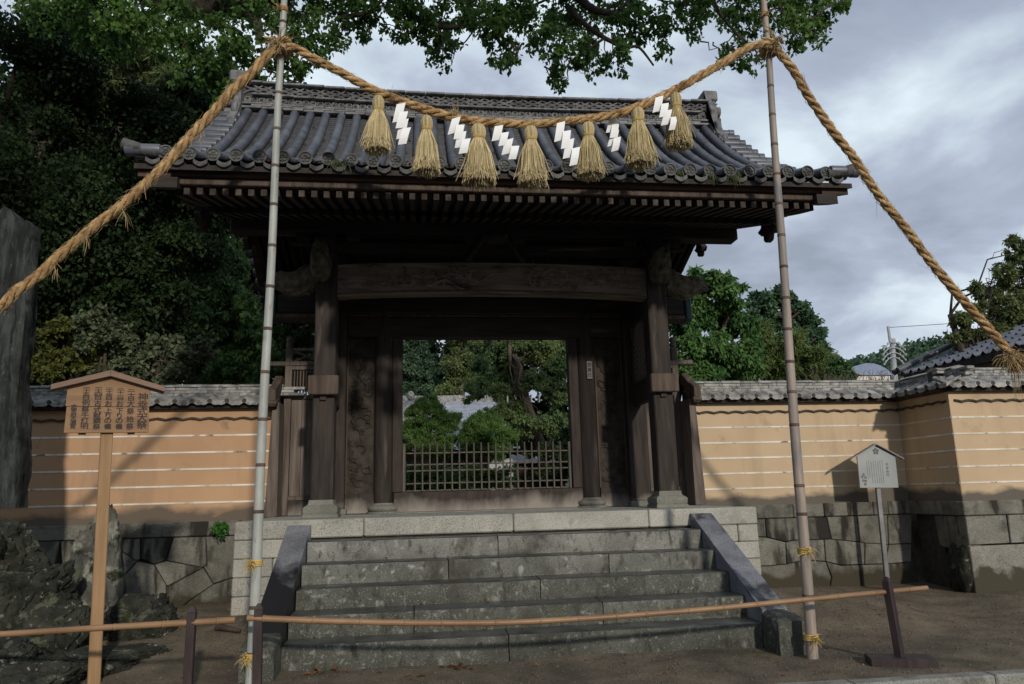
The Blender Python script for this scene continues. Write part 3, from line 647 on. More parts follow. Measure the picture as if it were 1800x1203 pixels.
        yl += [2*MY-q for q in yl[-2::-1]]; zb += zb[-2::-1]; V = []; F = []
        for y, z in zip(yl, zb):
            yy = y if y < MY else 2*MY-y; t = rprof(yy)-.301
            V += [(CX+s*3.09, y, t), (CX+s*3.16, y, t), (CX+s*3.16, y, z), (CX+s*3.09, y, z)]
        k = len(yl)
        for i in range(k-1):
            for q in range(4): F.append((4*i+q, 4*i+(q+1) % 4, 4*i+4+(q+1) % 4, 4*i+4+q))
        F += [(0, 1, 2, 3), tuple(range(4*k-4, 4*k))]
        MB().add(V, F).build('bargeboard', wood_h, G, .5)
        for cy, cz, sc in ((1.80, 4.34, .72), (3.12, 4.80, .55), (2*MY-3.12, 4.80, .55), (2*MY-1.80, 4.34, .72)):
            out = []
            for a in np.linspace(0, 2*math.pi, 40, endpoint=False):
                rr_ = .19*(1+.22*math.cos(5*a+.6)+.08*math.cos(11*a)); out.append((cy+1.25*sc*rr_*math.cos(a), cz-.05+sc*rr_*math.sin(a)*(1.15 if math.sin(a) < 0 else .8)))
            g = MB().prism(out, CX+s*3.17, CX+s*3.25, lambda a, b, d: (d, a, b), .015).build('gable_pendant', carve, G)
            MB().tube([(CX+s*3.2, cy-.02, cz+.05), (CX+s*3.34, cy-.05, cz+.07), (CX+s*3.40, cy-.06, cz+.10)], [.045, .035, .055], 8).build('pendant_flower', carve, g, .8)
    # ridge: courses, ring tiles, wave band, cap
    def strip(nm, y0, z0, z1, mat, x0=-3.24, x1=3.24, seg=30, **p):
        V = []; F = []
        for i in range(seg+1):
            x = CX+x0+(x1-x0)*i/seg; o = bow(x)*1.5; V += [(x, y0, z0+o), (x, y0, z1+o), (x, 2*MY-y0, z1+o), (x, 2*MY-y0, z0+o)]
        for i in range(seg):
            for q in range(4): F.append((4*i+q, 4*i+(q+1) % 4, 4*i+4+(q+1) % 4, 4*i+4+q))
        F += [(0, 1, 2, 3), tuple(range(4*seg, 4*seg+4))]
        return MB().add(V, F).build(nm, mat, G, **p)
    strip('ridge_core', 3.30, 6.18, 6.66, tile_d)
    def course(z0, z1, y0, n, ph):
        w = 6.48/n
        me = MB().box(-w/2+.003, w/2-.003, 0, .12, 0, z1-z0, .005).mesh('ridge_course_tile', tile_w2, .6)
        for i in range(n):
            x = CX-3.24+w*(i+.5)+ph
            if abs(x-CX) < 3.23: inst('ridge_course_tile', me, (x, y0+random.uniform(-.004, .004), z0+bow(x)*1.5), G)
    course(6.285, 6.315, 3.215, 24, 0); course(6.319, 6.349, 3.225, 24, .13); course(6.353, 6.383, 3.235, 24, 0)
    course(6.487, 6.509, 3.225, 24, .13); course(6.655, 6.685, 3.215, 24, 0)
    mb = MB(); t = np.linspace(0, 2*math.pi, 15)
    mb.tube([(.0385*math.cos(a), 0, .0385*math.sin(a)) for a in t], .0105, 6, cap=False)
    mb.tube([(.019*math.cos(a), -.004, .019*math.sin(a)) for a in t[:11]], .0085, 5)
    ring = mb.mesh('ridge_ring_tile', tile_o, .9)
    for i in range(68):
        x = CX+(i-33.5)*.0945; inst('ridge_ring_tile', ring, (x, 3.29, 6.436+bow(x)*1.5), G, rot=(0, random.uniform(0, 6), 0))
    mb = MB()
    for dx in (0, .135):
        for k, (zo, sg) in enumerate(((0, 1), (.07, -1) if 0 else (.135, -1))):
            pts = [(dx-.135+.27*q, -.004*k, zo+sg*.062*math.sin(math.pi*q)) for q in np.linspace(0, 1, 11)]; mb.tube(pts, .0125, 5)
    for k in (0, 1): mb.tube([(-.05+.1*q, .006, .0675) for q in np.linspace(0, 1, 3)], .008, 5)
    wave = mb.mesh('ridge_wave_tile', tile_o, .9)
    for i in range(24):
        x = CX-3.10+i*.27; inst('ridge_wave_tile', wave, (x, 3.283, 6.516+bow(x)*1.5), G)
    cw = MB().box(-.1345, .1345, -.16, .16, 0, .045, .005).mesh('ridge_cap_tile', tile_w2, .8)
    for i in range(24):
        x = CX-3.105+i*.27; inst('ridge_cap_tile', cw, (x, MY, 6.687+bow(x)*1.5), G)
    # demon-face end tiles with stacked tubes
    for s in (-1, 1):
        out = [(-.16, 1.02), (.16, 1.02), (.19, .84), (.30, .78), (.36, .62), (.33, .46), (.42, .36), (.50, .20), (.60, .12), (.66, -.06), (.55, -.16), (.44, -.06), (.30, .04), (.15, .08)]
        out = out+[(-a, b) for a, b in out[::-1]]
        xo = CX+s*3.27
        on = MB().prism([(MY+a, 5.93+b) for a, b in out], xo-.05, xo+.05, lambda a, b, d: (d, a, b), .012).build('ridge_end_ornament', tile_o, G)
        mb = MB()
        for (ya, za, R) in ((-.40, .30, .10), (.40, .30, .10), (-.56, .02, .09), (.56, .02, .09)):
            MB().tube([(xo, MY+ya+R*math.cos(a)*(1-a/9), 5.93+za+R*math.sin(a)*(1-a/9)) for a in np.linspace(0, 6, 16)], .04, 8).build('ornament_scroll', tile_o, on, .9)
        MB().box(min(xo-s*.06, xo+s*.16), max(xo-s*.06, xo+s*.16), MY-.17, MY+.17, 6.80, 6.965, .02).build('ornament_cap', tile_w2, on, .6)
        for z, r in ((6.70, .075), (6.56, .05), (6.42, .055), (6.10, .07)):
            me = MB().lathe([(r, 0), (r, .15), (r*1.1, .155), (r*1.1, .20), (r*.8, .202)], (0, 0, 0), 14, axis='x').mesh('stacked_tube_tile', tile_w2, .7)
            inst('stacked_tube_tile', me, (xo+s*.03, MY, z), on, rot=(0, 0, 0 if s > 0 else math.pi))
    # lattice fence across the opening
    xs = np.linspace(CX-1.045, CX+1.02, 23)
    me = MB().box(-.0095, .0095, -.010, .010, 0, .60, .003).mesh('lattice_bar', fence_m)
    for x in xs[1:-1]: inst('lattice_bar', me, (x, 3.512, 1.318+random.uniform(0, .008)), G)
    for z in (1.33, 1.42, 1.578, 1.655, 1.80): B('lattice_rail', fence_m, CX-1.06, CX+1.04, 3.524, 3.546, z-.009, z+.009, .003)
tile_w2 = tile_o
build_gate()

# ------------------------------------------------------------------ plaster walls
class Run:
    """one straight face of a wall: s runs along it, n is the outward normal."""
    def __init__(r, p0, p1): r.p0 = np.array(p0, float); d = np.array(p1, float)-r.p0; r.L = float(np.hypot(*d)); r.d = d/r.L; r.n = np.array([r.d[1], -r.d[0]]); r.ang = math.atan2(r.d[1], r.d[0])
    def T(r, s, n, z): q = r.p0+r.d*s+r.n*n; return (q[0], q[1], z)
_wt = {}
def wall_tiles():
    W = .2
    xs = np.linspace(0, 1, 11)
    cs = lambda t: .013*math.cos(2*math.pi*(t-.18))+(.008*math.cos(4*math.pi*(t-.18)))     # S-section of a wall tile
    V = []; F = []
    for t in xs:
        x = (t-.5)*W; z = cs(t); V += [(x, -.02, z-.050), (x, -.02, z), (x, .20, z+.095), (x, .20, z+.075)]
    for i in range(10):
        for q in range(4): F.append((4*i+q, 4*i+(q+1) % 4, 4*i+4+(q+1) % 4, 4*i+4+q))
    F += [(0, 1, 2, 3), tuple(range(40, 44))]
    _wt['coping'] = MB().add(V, F).mesh('coping_tile', tile_w, .7)
    _wt['roll'] = MB().lathe([(.027, -.0), (.029, .004), (.029, .05), (.022, .052)], n=12, axis='y').mesh('tile_hole_shade', mortar, .7)  # dark plug: shade of the open tile hump put into its colour
    V = []; F = []
    for t in xs:
        x = (t-.5)*W; z = .013*abs(math.cos(math.pi*t))**.8-.006*math.sin(math.pi*t); V += [(x, -.028, z-.010), (x, -.028, z+.010), (x, .02, z+.018), (x, .02, z-.010)]
    for i in range(10):
        for q in range(4): F.append((4*i+q, 4*i+(q+1) % 4, 4*i+4+(q+1) % 4, 4*i+4+q))
    F += [(0, 1, 2, 3), tuple(range(40, 44))]
    _wt['wave'] = MB().add(V, F).mesh('wave_tile', mortar, .7)
    _wt['course'] = MB().box(-.128, .128, 0, .10, 0, .036, .005).mesh('ridge_course_tile', tile_w, .6)
    _wt['cap'] = MB().prism([(-.11, 0), (-.11, .012), (-.07, .034), (0, .044), (.07, .034), (.11, .012), (.11, 0)], -.128, .128, lambda a, b, d: (d, a, b)).mesh('ridge_cap_tile', tile_w, .6)
wall_tiles()
WZ = 1.04
def plaster_face(r, R, plm, s0=0., s1=None, thick=.5, back=True, mitre0=0., mitre1=0., ridge=True, tshift=0., x0=0., x1=0.):
    s1 = R.L if s1 is None else s1
    T = lambda a, b, d: R.T(a, d, b)
    # battered body
    V = []
    for s, xx in ((s0, -x0), (s1, x1)): V += [R.T(s+xx, .035, WZ-.03), R.T(s, 0., 2.37), R.T(s, -thick, 2.37), R.T(s, -thick-.03, WZ-.03)]
    MB().add(V, [(0, 4, 5, 1), (1, 5, 6, 2), (2, 6, 7, 3), (3, 7, 4, 0), (0, 1, 2, 3), (4, 7, 6, 5)]).build('plaster_body', plm, r)
    for z in (1.255, 1.45, 1.648, 1.847, 2.048):
        n = .035*(2.37-z)/1.33; MB().add([R.T(s, n+o, z+h) for s in (s0+.002-n*(x0 > 0), s1-.002+n*(x1 > 0)) for o, h in ((-.004, -.010), (.005, -.010), (.005, .010), (-.004, .010))],
            [(0, 4, 5, 1), (1, 5, 6, 2), (2, 6, 7, 3), (3, 7, 4, 0), (0, 1, 2, 3), (4, 7, 6, 5)]).build('white_line', white_line, r)
    rot = (0, 0, R.ang)
    MB().add([R.T(s, o, z) for s in (s0, s1) for o, z in ((-.05, 2.365), (.085, 2.365), (.10, 2.405), (-.05, 2.43))],
             [(0, 4, 5, 1), (1, 5, 6, 2), (2, 6, 7, 3), (3, 7, 4, 0), (0, 1, 2, 3), (4, 7, 6, 5)]).build('eave_board', wood, r)
    k = int((s1-s0+mitre1+mitre0)/.2+.999)
    for i in range(k):
        s = s0-mitre0+.1+i*.2+tshift
        if s > s1+mitre1: break
        inst('coping_tile', _wt['coping'], R.T(s, .14, 2.455+random.uniform(-.004, .004)), r, rot=rot)
        inst('coping_hole_shade', _wt['roll'], R.T(s-.064, .163, 2.446), r, rot=rot)
        if s0 < s < s1: inst('wave_tile', _wt['wave'], R.T(s, .006, 2.245), r, rot=rot)
    if ridge:
        for row in range(3):
            s = s0+.13*(row % 2)
            while s < s1+.1:
                inst('ridge_course_tile', _wt['course'], R.T(s+.1, -.065-.018*row+random.uniform(-.004, .004), 2.535+row*.039), r, rot=rot); s += .259
        s = s0+.1
        while s < s1+.1: inst('ridge_cap_tile', _wt['cap'], R.T(s, -.20, 2.655+random.uniform(-.002, .003)), r, rot=(0, 0, R.ang)); s += .259
        if back:
            V = []
            for s in (s0, s1): V += [R.T(s, -.17, 2.44), R.T(s, -.17, 2.65), R.T(s, -.33, 2.65), R.T(s, -.33, 2.44), R.T(s, -.70, 2.44)]
            MB().add(V, [(0, 5, 6, 1), (1, 6, 7, 2), (2, 7, 8, 3), (3, 8, 9, 4), (0, 1, 2, 3, 4), (5, 6, 7, 8, 9), (0, 4, 9, 5)]).build('roof_back', tile_d, r)
def stones(r, polys, T, mat=None, d=.05):
    for P in polys:
        P = np.array(P, float); c = P.mean(0); P = c+(P-c)*(1-.006/np.maximum(np.linalg.norm(P-c, axis=1), .05))[:, None]
        o = random.uniform(0, .014); MB().prism(P, o, -.16, T, .009).build('foundation_stone', mat or stone_f, r)
def cap_row(r, R, cuts, z0=.868, z1=WZ, n=.065, mat=None):
    for a, b in zip(cuts[:-1], cuts[1:]):
        MB().box(a+.003, b-.003, 0, .4, z0+.003, z1-.002+random.uniform(-.004, .003), .01, T=lambda p: R.T(p[0], n-p[1], p[2])).build('cap_stone', mat or stone_f, r, .6)
def build_walls():
    FY = 3.245
    # left wall ------------------------------------------------
    R = Run((-9.0, 3.3), (-2.62, 3.3)); r = root('plaster_wall', (-5, 3.4, WZ), 'orange plaster wall with white lines behind the wooden notice board', 'wall', 'plaster walls beside the gate')
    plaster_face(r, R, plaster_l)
    cap_row(r, R, [0, 1.3, 2.6, 3.65, R.L-1.80, R.L-.62, R.L+.02])
    MB().box(-9, -2.6, FY+.05, 3.8, -.3, WZ-.035).build('mortar_core', mortar, r)
    px = lambda L: [tuple(at(u*.335, 800+v*.335, Y=FY)[[0, 2]]) for u, v in L]
    T = lambda a, b, d: (a, FY-d, b)
    zt = .866
    def fixt(P): return [(x, zt if z > .80 else z) for x, z in P]
    P = [[(600, 435), (735, 433), (735, 545), (720, 558), (630, 500), (600, 490)], [(735, 433), (910, 430), (870, 555), (810, 575), (735, 545)], [(910, 430), (1080, 425), (1085, 580), (1065, 592), (870, 555)],
         [(1080, 425), (1235, 420), (1235, 640), (1120, 678), (1068, 590), (1085, 580)], [(600, 490), (630, 500), (720, 558), (640, 648), (560, 640), (540, 500)], [(720, 558), (810, 575), (872, 682), (872, 850), (640, 850), (640, 648)],
         [(735, 545), (810, 575), (720, 558)], [(810, 575), (870, 555), (1065, 592), (880, 690), (872, 682)], [(880, 690), (1065, 592), (1120, 678), (1000, 762), (872, 860)], [(1120, 678), (1235, 640), (1235, 830), (870, 870), (1000, 762)]]
    stones(r, [fixt(px(q)) for i, q in enumerate(P) if i != 6], T)
    rs = np.random.RandomState(2); x = -9.0
    while x < -4.3:
        w = rs.uniform(.4, .7); z = rs.uniform(.35, .55); stones(r, [[(x, zt), (x+w, zt), (x+w-.05, z), (x+.06, z+.05)], [(x+.06, z+.05), (x+w-.05, z), (x+w, -.1), (x, -.1)]], T); x += w
    # right wall -----------------------------------------------
    R = Run((2.70, 3.3), (5.80, 3.3)); r = root('plaster_wall', (4.2, 3.4, WZ), 'cream plaster wall behind the small grey notice sign', 'wall', 'plaster walls beside the gate')
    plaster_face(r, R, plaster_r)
    f = lambda u: float(at(1200+u*.335, 900, Y=3.25)[0])-2.70
    cap_row(r, R, [-.05]+[f(u) for u in (580, 740, 865, 1000, 1080)]+[R.L])
    MB().box(2.6, 5.6, FY+.05, 3.8, -.3, WZ-.035).build('mortar_core', mortar, r)
    px = lambda L: [(x, zt if z > .83 else z) for x, z in [tuple(at(1200+u*.335, 800+v*.335, Y=FY)[[0, 2]]) for u, v in L]]
    P = [[(340, 330), (430, 330), (440, 432), (340, 425)], [(430, 330), (600, 328), (610, 445), (540, 458), (440, 432)], [(600, 328), (755, 325), (780, 442), (610, 445)], [(755, 325), (915, 320), (928, 458), (780, 442)],
         [(915, 320), (1072, 316), (1080, 470), (955, 464), (928, 458)], [(1072, 316), (1200, 312), (1200, 465), (1080, 470)], [(340, 425), (440, 432), (540, 458), (545, 575), (420, 585), (340, 580)],
         [(540, 458), (610, 445), (742, 444), (752, 560), (640, 552), (545, 575)], [(742, 444), (780, 442), (928, 458), (958, 462), (955, 575), (830, 580), (752, 560)], [(958, 462), (1080, 470), (1062, 572), (955, 575)], [(1080, 470), (1200, 465), (1200, 562), (1062, 572)],
         [(340, 580), (420, 585), (545, 575), (640, 552), (650, 720), (340, 720)], [(640, 552), (752, 560), (780, 640), (770, 720), (650, 720)], [(752, 560), (830, 580), (930, 577), (940, 720), (770, 720), (780, 640)], [(930, 577), (1062, 572), (1060, 720), (940, 720)], [(1062, 572), (1200, 562), (1200, 720), (1060, 720)]]
    stones(r, [px(q) for q in P], T)
    # projecting corner wall ------------------------------------
    r = root('plaster_wall', (6.5, 2.6, WZ), 'cream plaster wall jutting forward to a corner, one face in shade', 'wall', 'plaster walls beside the gate')
    RA = Run((5.63, 3.3), (5.63, 2.3)); RB = Run((5.63, 2.3), (10.5, 2.3))
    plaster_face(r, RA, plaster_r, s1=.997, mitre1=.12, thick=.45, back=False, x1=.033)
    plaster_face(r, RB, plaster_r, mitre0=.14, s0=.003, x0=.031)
    cap_row(r, RA, [0, .68, 1.0]); cap_row(r, RB, [-.06, 1.1, 2.2, 3.4, 4.87])
    MB().box(5.72, 10.5, 2.36, 3.0, -.3, WZ-.035).build('mortar_core', mortar, r)
    TB = lambda a, b, d: RB.T(a, .055+d, b)
    stones(r, [[(-.05, zt), (.49, zt), (.485, .535), (-.05, .53)], [(.50, zt), (1.1, zt), (1.1, .54), (.49, .535)], [(1.11, zt), (1.9, zt), (1.9, .5), (1.11, .54)], [(-.05, .52), (1.25, .525), (1.27, -.1), (-.06, -.1)], [(1.27, .525), (2.4, .49), (2.4, -.1), (1.28, -.1)]], TB, stone_c)
    TA = lambda a, b, d: RA.T(a, .045+d, b)
    stones(r, [[(.50, zt), (.72, zt), (.74, .45), (.52, .5)], [(.73, zt), (1.04, zt), (1.04, .5), (.75, .46)]], TA)
    for sx, w in ((.78, .13), (.93, .12)):
        c = RA.T(sx, .03, .22); lump('rough_footing_stone', c, (.11, w, .30), rock, r, int(sx*100), .25, 7, 3)
    MB().box(5.66, 6.0, 2.78, 3.24, -.1, .865).build('drain_recess', mortar, r)  # solid dark block; shade inside the drain opening put into its colour
    # timber ends and side screens
    for s in (-1, 1):
        scr = root('side_screen', (CX+s*2.62, 3.45, PZ), 'slatted wooden side screen between the gate and the %s' % ('orange wall' if s < 0 else 'cream wall'), 'screen', 'side screens of the gate')
        def b(nm, m_, a0, a1, y0, y1, z0, z1, c=.005):
            x0, x1 = sorted((CX+s*a0, CX+s*a1)); return MB().box(x0, x1, y0, y1, z0, z1, c).build(nm, m_, scr, .6)
        V = [(CX+s*x, y, z) for z, xa, xb in ((PZ+.002, 2.56, 2.70), (2.42, 2.575, 2.655)) for x, y in ((xa, 3.12), (xb, 3.12), (xb, 3.78), (xa, 3.78))]
        MB().add(V, [(0, 1, 5, 4), (1, 2, 6, 5), (2, 3, 7, 6), (3, 0, 4, 7), (4, 5, 6, 7), (0, 3, 2, 1)]).build('wall_end_board', wood_grey, scr)
        b('screen_post', wood_grey, 2.50, 2.585, 3.46, 3.54, PZ+.003, 3.16); MB().lathe([(.03, 3.15), (.05, 3.19), (.045, 3.22), (.03, 3.235), (.045, 3.25), (.045, 3.29), (.025, 3.31)], (CX+s*2.542, 3.5, 0), 10).build('post_finial', wood_grey, scr, .8)
        b('cross_bar', wood_grey, 2.10, 2.80, 3.45, 3.55, 2.925, 2.985, .01); b('top_bar', wood_grey, 2.10, 2.50, 3.475, 3.525, 3.125, 3.16)
        for z0, z1 in ((2.99, 3.12), (3.12, 2.99)): MB().tube([(CX+s*2.13, 3.5, z0), (CX+s*2.49, 3.5, z1)], .014, 4).build('cross_brace', wood_grey, scr)
        for z0, z1 in ((2.875, 2.922), (2.50, 2.552), (1.25, 1.30)): b('screen_rail', wood_grey, 2.10, 2.498, 3.46, 3.54, z0, z1)
        for k in range(10): x = 2.128+k*.037; b('screen_slat', wood_light, x, x+.018, 3.485, 3.515, 2.554, 2.873, .002)
        for k in range(3): x = 2.10+k*.132; b('screen_plank', wood_grey, x+.002, x+.130, 3.49-.006*(k % 2), 3.515, 1.302, 2.498, .003)
        b('foot_plank', wood_base, 2.10, 2.498, 3.47, 3.53, PZ+.003, 1.248)
        out = [(2.99, 2.43), (3.02, 2.36), (3.08, 2.40), (3.12, 2.33), (3.20, 2.34), (3.24, 2.42), (3.30, 2.52), (3.40, 2.62), (3.5, 2.66), (3.5, 2.78), (3.42, 2.79), (3.30, 2.72), (3.18, 2.64), (3.06, 2.60), (2.98, 2.55)]
        out += [(6.98-y, z) for y, z in out[:8][::-1]] if False else []
        x0 = CX+s*2.60; cp = MB().prism(out, x0, x0+s*.09, lambda a, b_, d: (d, a, b_), .008).build('carved_gable_cap', wood_light, scr)
        MB().prism([(7.0-a, b_) for a, b_ in out], x0, x0+s*.09, lambda a, b_, d: (d, a, b_), .008).build('carved_gable_cap', wood_light, scr)
        rs = np.random.RandomState(7); mb = MB(); 
        for k in range(4): mb.tube([(x0-.002*s+s*.01, 3.06+k*.07+.03*math.cos(a), 2.45+.05*k+.03*math.sin(a)) for a in np.linspace(0, 5, 9)], .012, 5)
        for k in range(3): MB().tube([(x0+s*(-.01), 3.02+.06*k, 2.40+.02*k), (x0+s*.1, 3.02+.06*k, 2.40+.02*k)], .03, 8).build('gable_scroll', wood_light, cp, .8)
build_walls()

# ------------------------------------------------------------------ things behind: hills, houses, pole
def build_back():
    xs = np.linspace(-200, 420, 90); ys = np.linspace(120, 330, 30); V = []; A, B = np.meshgrid(xs, ys)
    H = 3+34*np.exp(-((A-150)/75)**2)+12*np.exp(-((A-80)/22)**2)*.35+26*np.exp(-((A+90)/100)**2)
    H = H*np.clip((B-118)/45, 0, 1)
    H += np.array([[2.2*mnoise.noise((a*.03, b*.03, 0)) for a in xs] for b in ys]); n = len(xs)
    V = np.stack([A.ravel(), B.ravel(), H.ravel()], 1); F = [(j*n+i, j*n+i+1, (j+1)*n+i+1, (j+1)*n+i) for j in range(len(ys)-1) for i in range(n-1)]
    link('hills', np_mesh('hills', V, F, M('hill_floor', (.02, .03, .018), (.04, .055, .03), .3, bump=0), smooth=True), kind='structure')
    rs = np.random.RandomState(11); C = []
    for i in range(2600):
        a = rs.uniform(45, 260); b = rs.uniform(125, 190); h = (3+34*math.exp(-((a-150)/75)**2)+4.2*math.exp(-((a-80)/22)**2))*min(1, max(0, (b-118)/45)); C.append((a, b, h+1.5, rs.uniform(1.6, 3.2)))
    V, F = leaves(C, 60000, 1.1, .8, 4, .2, 5)
    link('hill_forest', np_mesh('hill_forest', V, F, leaf_far), label='dense forest covering the far low hill', cat='forest', kind='stuff')
    # hall seen through the gate
    tile_h = M('pale_blue_roof_tile', (.20, .22, .27), (.30, .32, .37), 2, (1, 1, 1), 6, .45, .1, 30, stains=[((.13, .14, .17), 1.5, .55, .7, (1, 1, 1))])
    r = root('shrine_hall', (-4, 27, 1), 'low hall with pale tiled roof seen through the gate opening', 'hall')
    hr = at(878, 697, Y=27); x1, x0, ry, rz, ey, ez = float(hr[0]), -16., 27., float(hr[2])-.2, 21.4, float(hr[2])-2.7
    V = []; F = []; k = 0; nx = int((x1-x0)/.19); st = 34
    mb = MB(); 
    for i in range(nx+1):
        x = x0+(x1-x0)*i/nx; up = .045 if i % 2 else 0
        for j in range(st+1):
            t = j/st; y = ey+(ry-ey)*t; z = ez+(rz-ez)*(t*.75+.25*t*t)+up+(.03 if j % 2 else 0); V.append((x+1.1*(1-t)*sst(x1-3, x1, x), y, z))
    for i in range(nx):
        for j in range(st): a = i*(st+1)+j; F.append((a, a+1, a+st+2, a+st+1))
    MB().add(V, F).build('roof_tile_field', tile_h, r, kind='stuff')
    MB().add([(x0, ry, rz-.05), (x1, ry, rz-.05), (x1+1.1, 32.6, ez), (x0, 32.6, ez)], [(0, 1, 2, 3)]).build('roof_rear_slope', tile_h, r)
    MB().box(x0, x1+.1, ry-.2, ry+.2, rz-.1, rz+.24, .05).build('roof_ridge', tile_w, r)
    for i in range(58): MB().box(x0+i*.36, x0+i*.36+.04, ry-.215, ry+.215, rz-.1, rz+.25, 0).build('ridge_joint', tile_w, r)
    MB().box(x0, x1+.4, 22.4, 31.6, .9, ez+.1).build('hall_wall', wood, r)
    MB().box(-4, -.2, 22.35, 22.39, 1.3, ez).build('hall_plaster_panel', wood_grey, r)
    V = at(722, 699, Y=23.6); gx, gz = V[0], V[2]
    MB().prism([(gx-1.5, gz-1.05), (gx-.8, gz-.62), (gx-.2, gz-.15), (gx, gz), (gx+.2, gz-.15), (gx+.8, gz-.62), (gx+1.5, gz-1.05)], 23.5, 24.9, lambda a, b, d: (a, d, b)).build('gable_dormer', tile_h, r)
    MB().prism([(gx-.7, gz-.95), (gx-.1, gz-.32), (gx+.1, gz-.32), (gx+.7, gz-.95)], 23.45, 23.52, lambda a, b, d: (a, d, b)).build('gable_plaster', white_line, r)
    MB().lathe([(.11, -.02), (.17, .1), (.13, .25), (.05, .32)], (gx, 23.5, gz-.08), 10).build('dormer_finial', tile_w, r, .8)
    r = root('garden_shed', (3, 18, 1), 'small dark garden shed with tiled roof behind lattice fence', 'shed')
    a, b = at(906, 800, Y=18), at(985, 800, Y=18)
    V = []; F = []; nx = 16
    for i in range(nx+1):
        x = a[0]-.15+(b[0]-a[0]+.4)*i/nx; up = .05 if i % 2 else 0
        for j in range(7): t = j/6; V.append((x, 17.6+.9*t, a[2]-.30+.30*t+up+(.02 if j % 2 else 0)))
    for i in range(nx):
        for j in range(6): q = i*7+j; F.append((q, q+1, q+8, q+7))
    MB().add(V, F).build('shed_roof', tile, r); MB().box(a[0], b[0]+.1, 17.9, 19, .9, a[2]-.22).build('shed_wall', wood, r)
    for k in range(5): MB().box(a[0]+k*.26, a[0]+k*.26+.06, 17.86, 17.9, .9, a[2]-.24).build('shed_post', wood_grey, r)
    p = at(880, 812, Y=17.2); MB().box(p[0]-.42, p[0]+.40, 17.2, 17.6, .9, p[2]+.10, .04).build('garden_store_box', metal_w, setp(root('storage_box', (p[0], 17.4, .9), 'pale grey storage box standing by the garden shed', 'box')), .6)
    # tiled house behind the corner wall
    r = root('tiled_house', (9, 4.6, 1), 'house with steep grey tiled roof behind the corner wall', 'house')
    ex, ez, rx, rz, y0, y1 = 7.30, 3.06, 9.6, 4.02, 2.6, 5.45
    dx = (rx-ex)/9; n = int((y1-y0)/.2); V = []; F = []
    for j in range(10):
        for i in range(n*6+1):
            y = y0+(y1-y0)*i/(n*6); t = (i % 6)/6; w = .028*math.cos(2*math.pi*t)+.014*math.cos(4*math.pi*t); z = ez+(rz-ez)*j/9
            V += [(ex+dx*j, y, z+w+.035), (ex+dx*(j+1), y, z+(rz-ez)/9+w)]
    m = n*6+1
    for j in range(10):
        for i in range(n*6): a = 2*(j*m+i); F.append((a, a+2, a+3, a+1))
        if j: pass
    for j in range(9):
        for i in range(n*6): a = 2*(j*m+i)+1; b = 2*((j+1)*m+i); F.append((a, a+2, b+2, b))
    MB().add(V, F).build('roof_tile_field', tile, r, kind='stuff')
    for q, (o, rr_) in enumerate(((0., .055), (.11, .05))): MB().tube([(ex-.05+(rx-ex)*t, y1+.06+o, ez+.1-q*.02+(rz-ez)*t) for t in np.linspace(0, 1, 12)], rr_, 8).build('verge_tube', tile, r, .8)
    MB().box(rx-.12, rx+.3, y0, y1+.2, rz, rz+.3, .05).build('roof_ridge', tile, r)
    MB().add([(rx, y0, rz+.05), (rx, y1, rz+.05), (rx+2.4, y1, ez), (rx+2.4, y0, ez)], [(0, 1, 2, 3)]).build('roof_rear_slope', tile_d, r)
    MB().box(ex+.35, rx+2, y0+.3, y1-.25, .9, ez+.1).build('house_wall', plaster_r, r); MB().box(ex+.01, ex+.1, y0, y1, ez-.1, ez+.01).build('eave_board', wood, r)
    # blue roofed building far off and utility pole
    blue = M('blue_sheet_roof', (.15, .19, .29), (.20, .25, .36), 3, bump=.02, rough=.5)
    r = root('blue_roofed_building', (22.5, 31, 3), 'low building with curved blue roof beyond the wall', 'building')
    a, b = at(1490, 660, Y=30), at(1568, 652, Y=30); top = at(1528, 638.5, Y=30)[2]; V = []; n = 14
    for i in range(n+1):
        t = i/n; x = a[0]+(b[0]-a[0])*t; z = a[2]+(top-a[2])*(1-(2*t-1)**2)**.75*(1 if t < .5 else .99); V += [(x, 30, z), (x, 36, z)]
    MB().add(V, [(2*i, 2*i+2, 2*i+3, 2*i+1) for i in range(n)]+[tuple(2*i for i in range(n+1)), tuple(2*i+1 for i in range(n+1))[::-1]]).build('curved_roof', blue, r)
    MB().box(a[0]+.1, b[0]-.1, 30.1, 35.9, 1, a[2]).build('building_wall', white_line, r)
    r = root('utility_pole', (31.1, 40, 1), 'grey concrete utility pole with curved crossarms before the far hill', 'pole')
    p0, p1 = at(1572, 660, Y=40), at(1568, 597, Y=40)
    MB().tube([(p0[0], 40, 1), tuple(p0), tuple(p1)], [.22, .20, .16], 10).build('pole_shaft', metal_p2, r, .8)
    q0, q1 = at(1565, 602, Y=39.8), at(1561, 574, Y=39.8); MB().tube([tuple(q0), tuple(q1)], [.10, .09], 8).build('pole_extension', metal_p2, r, .8)
    MB().lathe([(.2, 0), (.22, .15), (.2, .3)], (p1[0], 40, p1[2]-.25), 10).build('pole_collar', metal_p2, r, .8)
    for v, L in ((603, .8), (612, .85), (621, .85), (629, .75)):
        c = at(1569, v, Y=39.9)
        for s in (-1, 1):
            arm = MB().tube([(c[0]+s*L*t, 39.8, c[2]-.55*t*t*1.2+.12*t) for t in np.linspace(0, 1, 8)], .04, 6).build('crossarm', metal_p2, r, .9)
            for t in (.55, .8, 1.0): MB().lathe([(.035, 0), (.05, .04), (.03, .08), (.05, .11), (.03, .14)], (c[0]+s*L*t, 39.8, c[2]-.66*t*t+.12*t), 8).build('insulator', metal_p2, arm, .8)
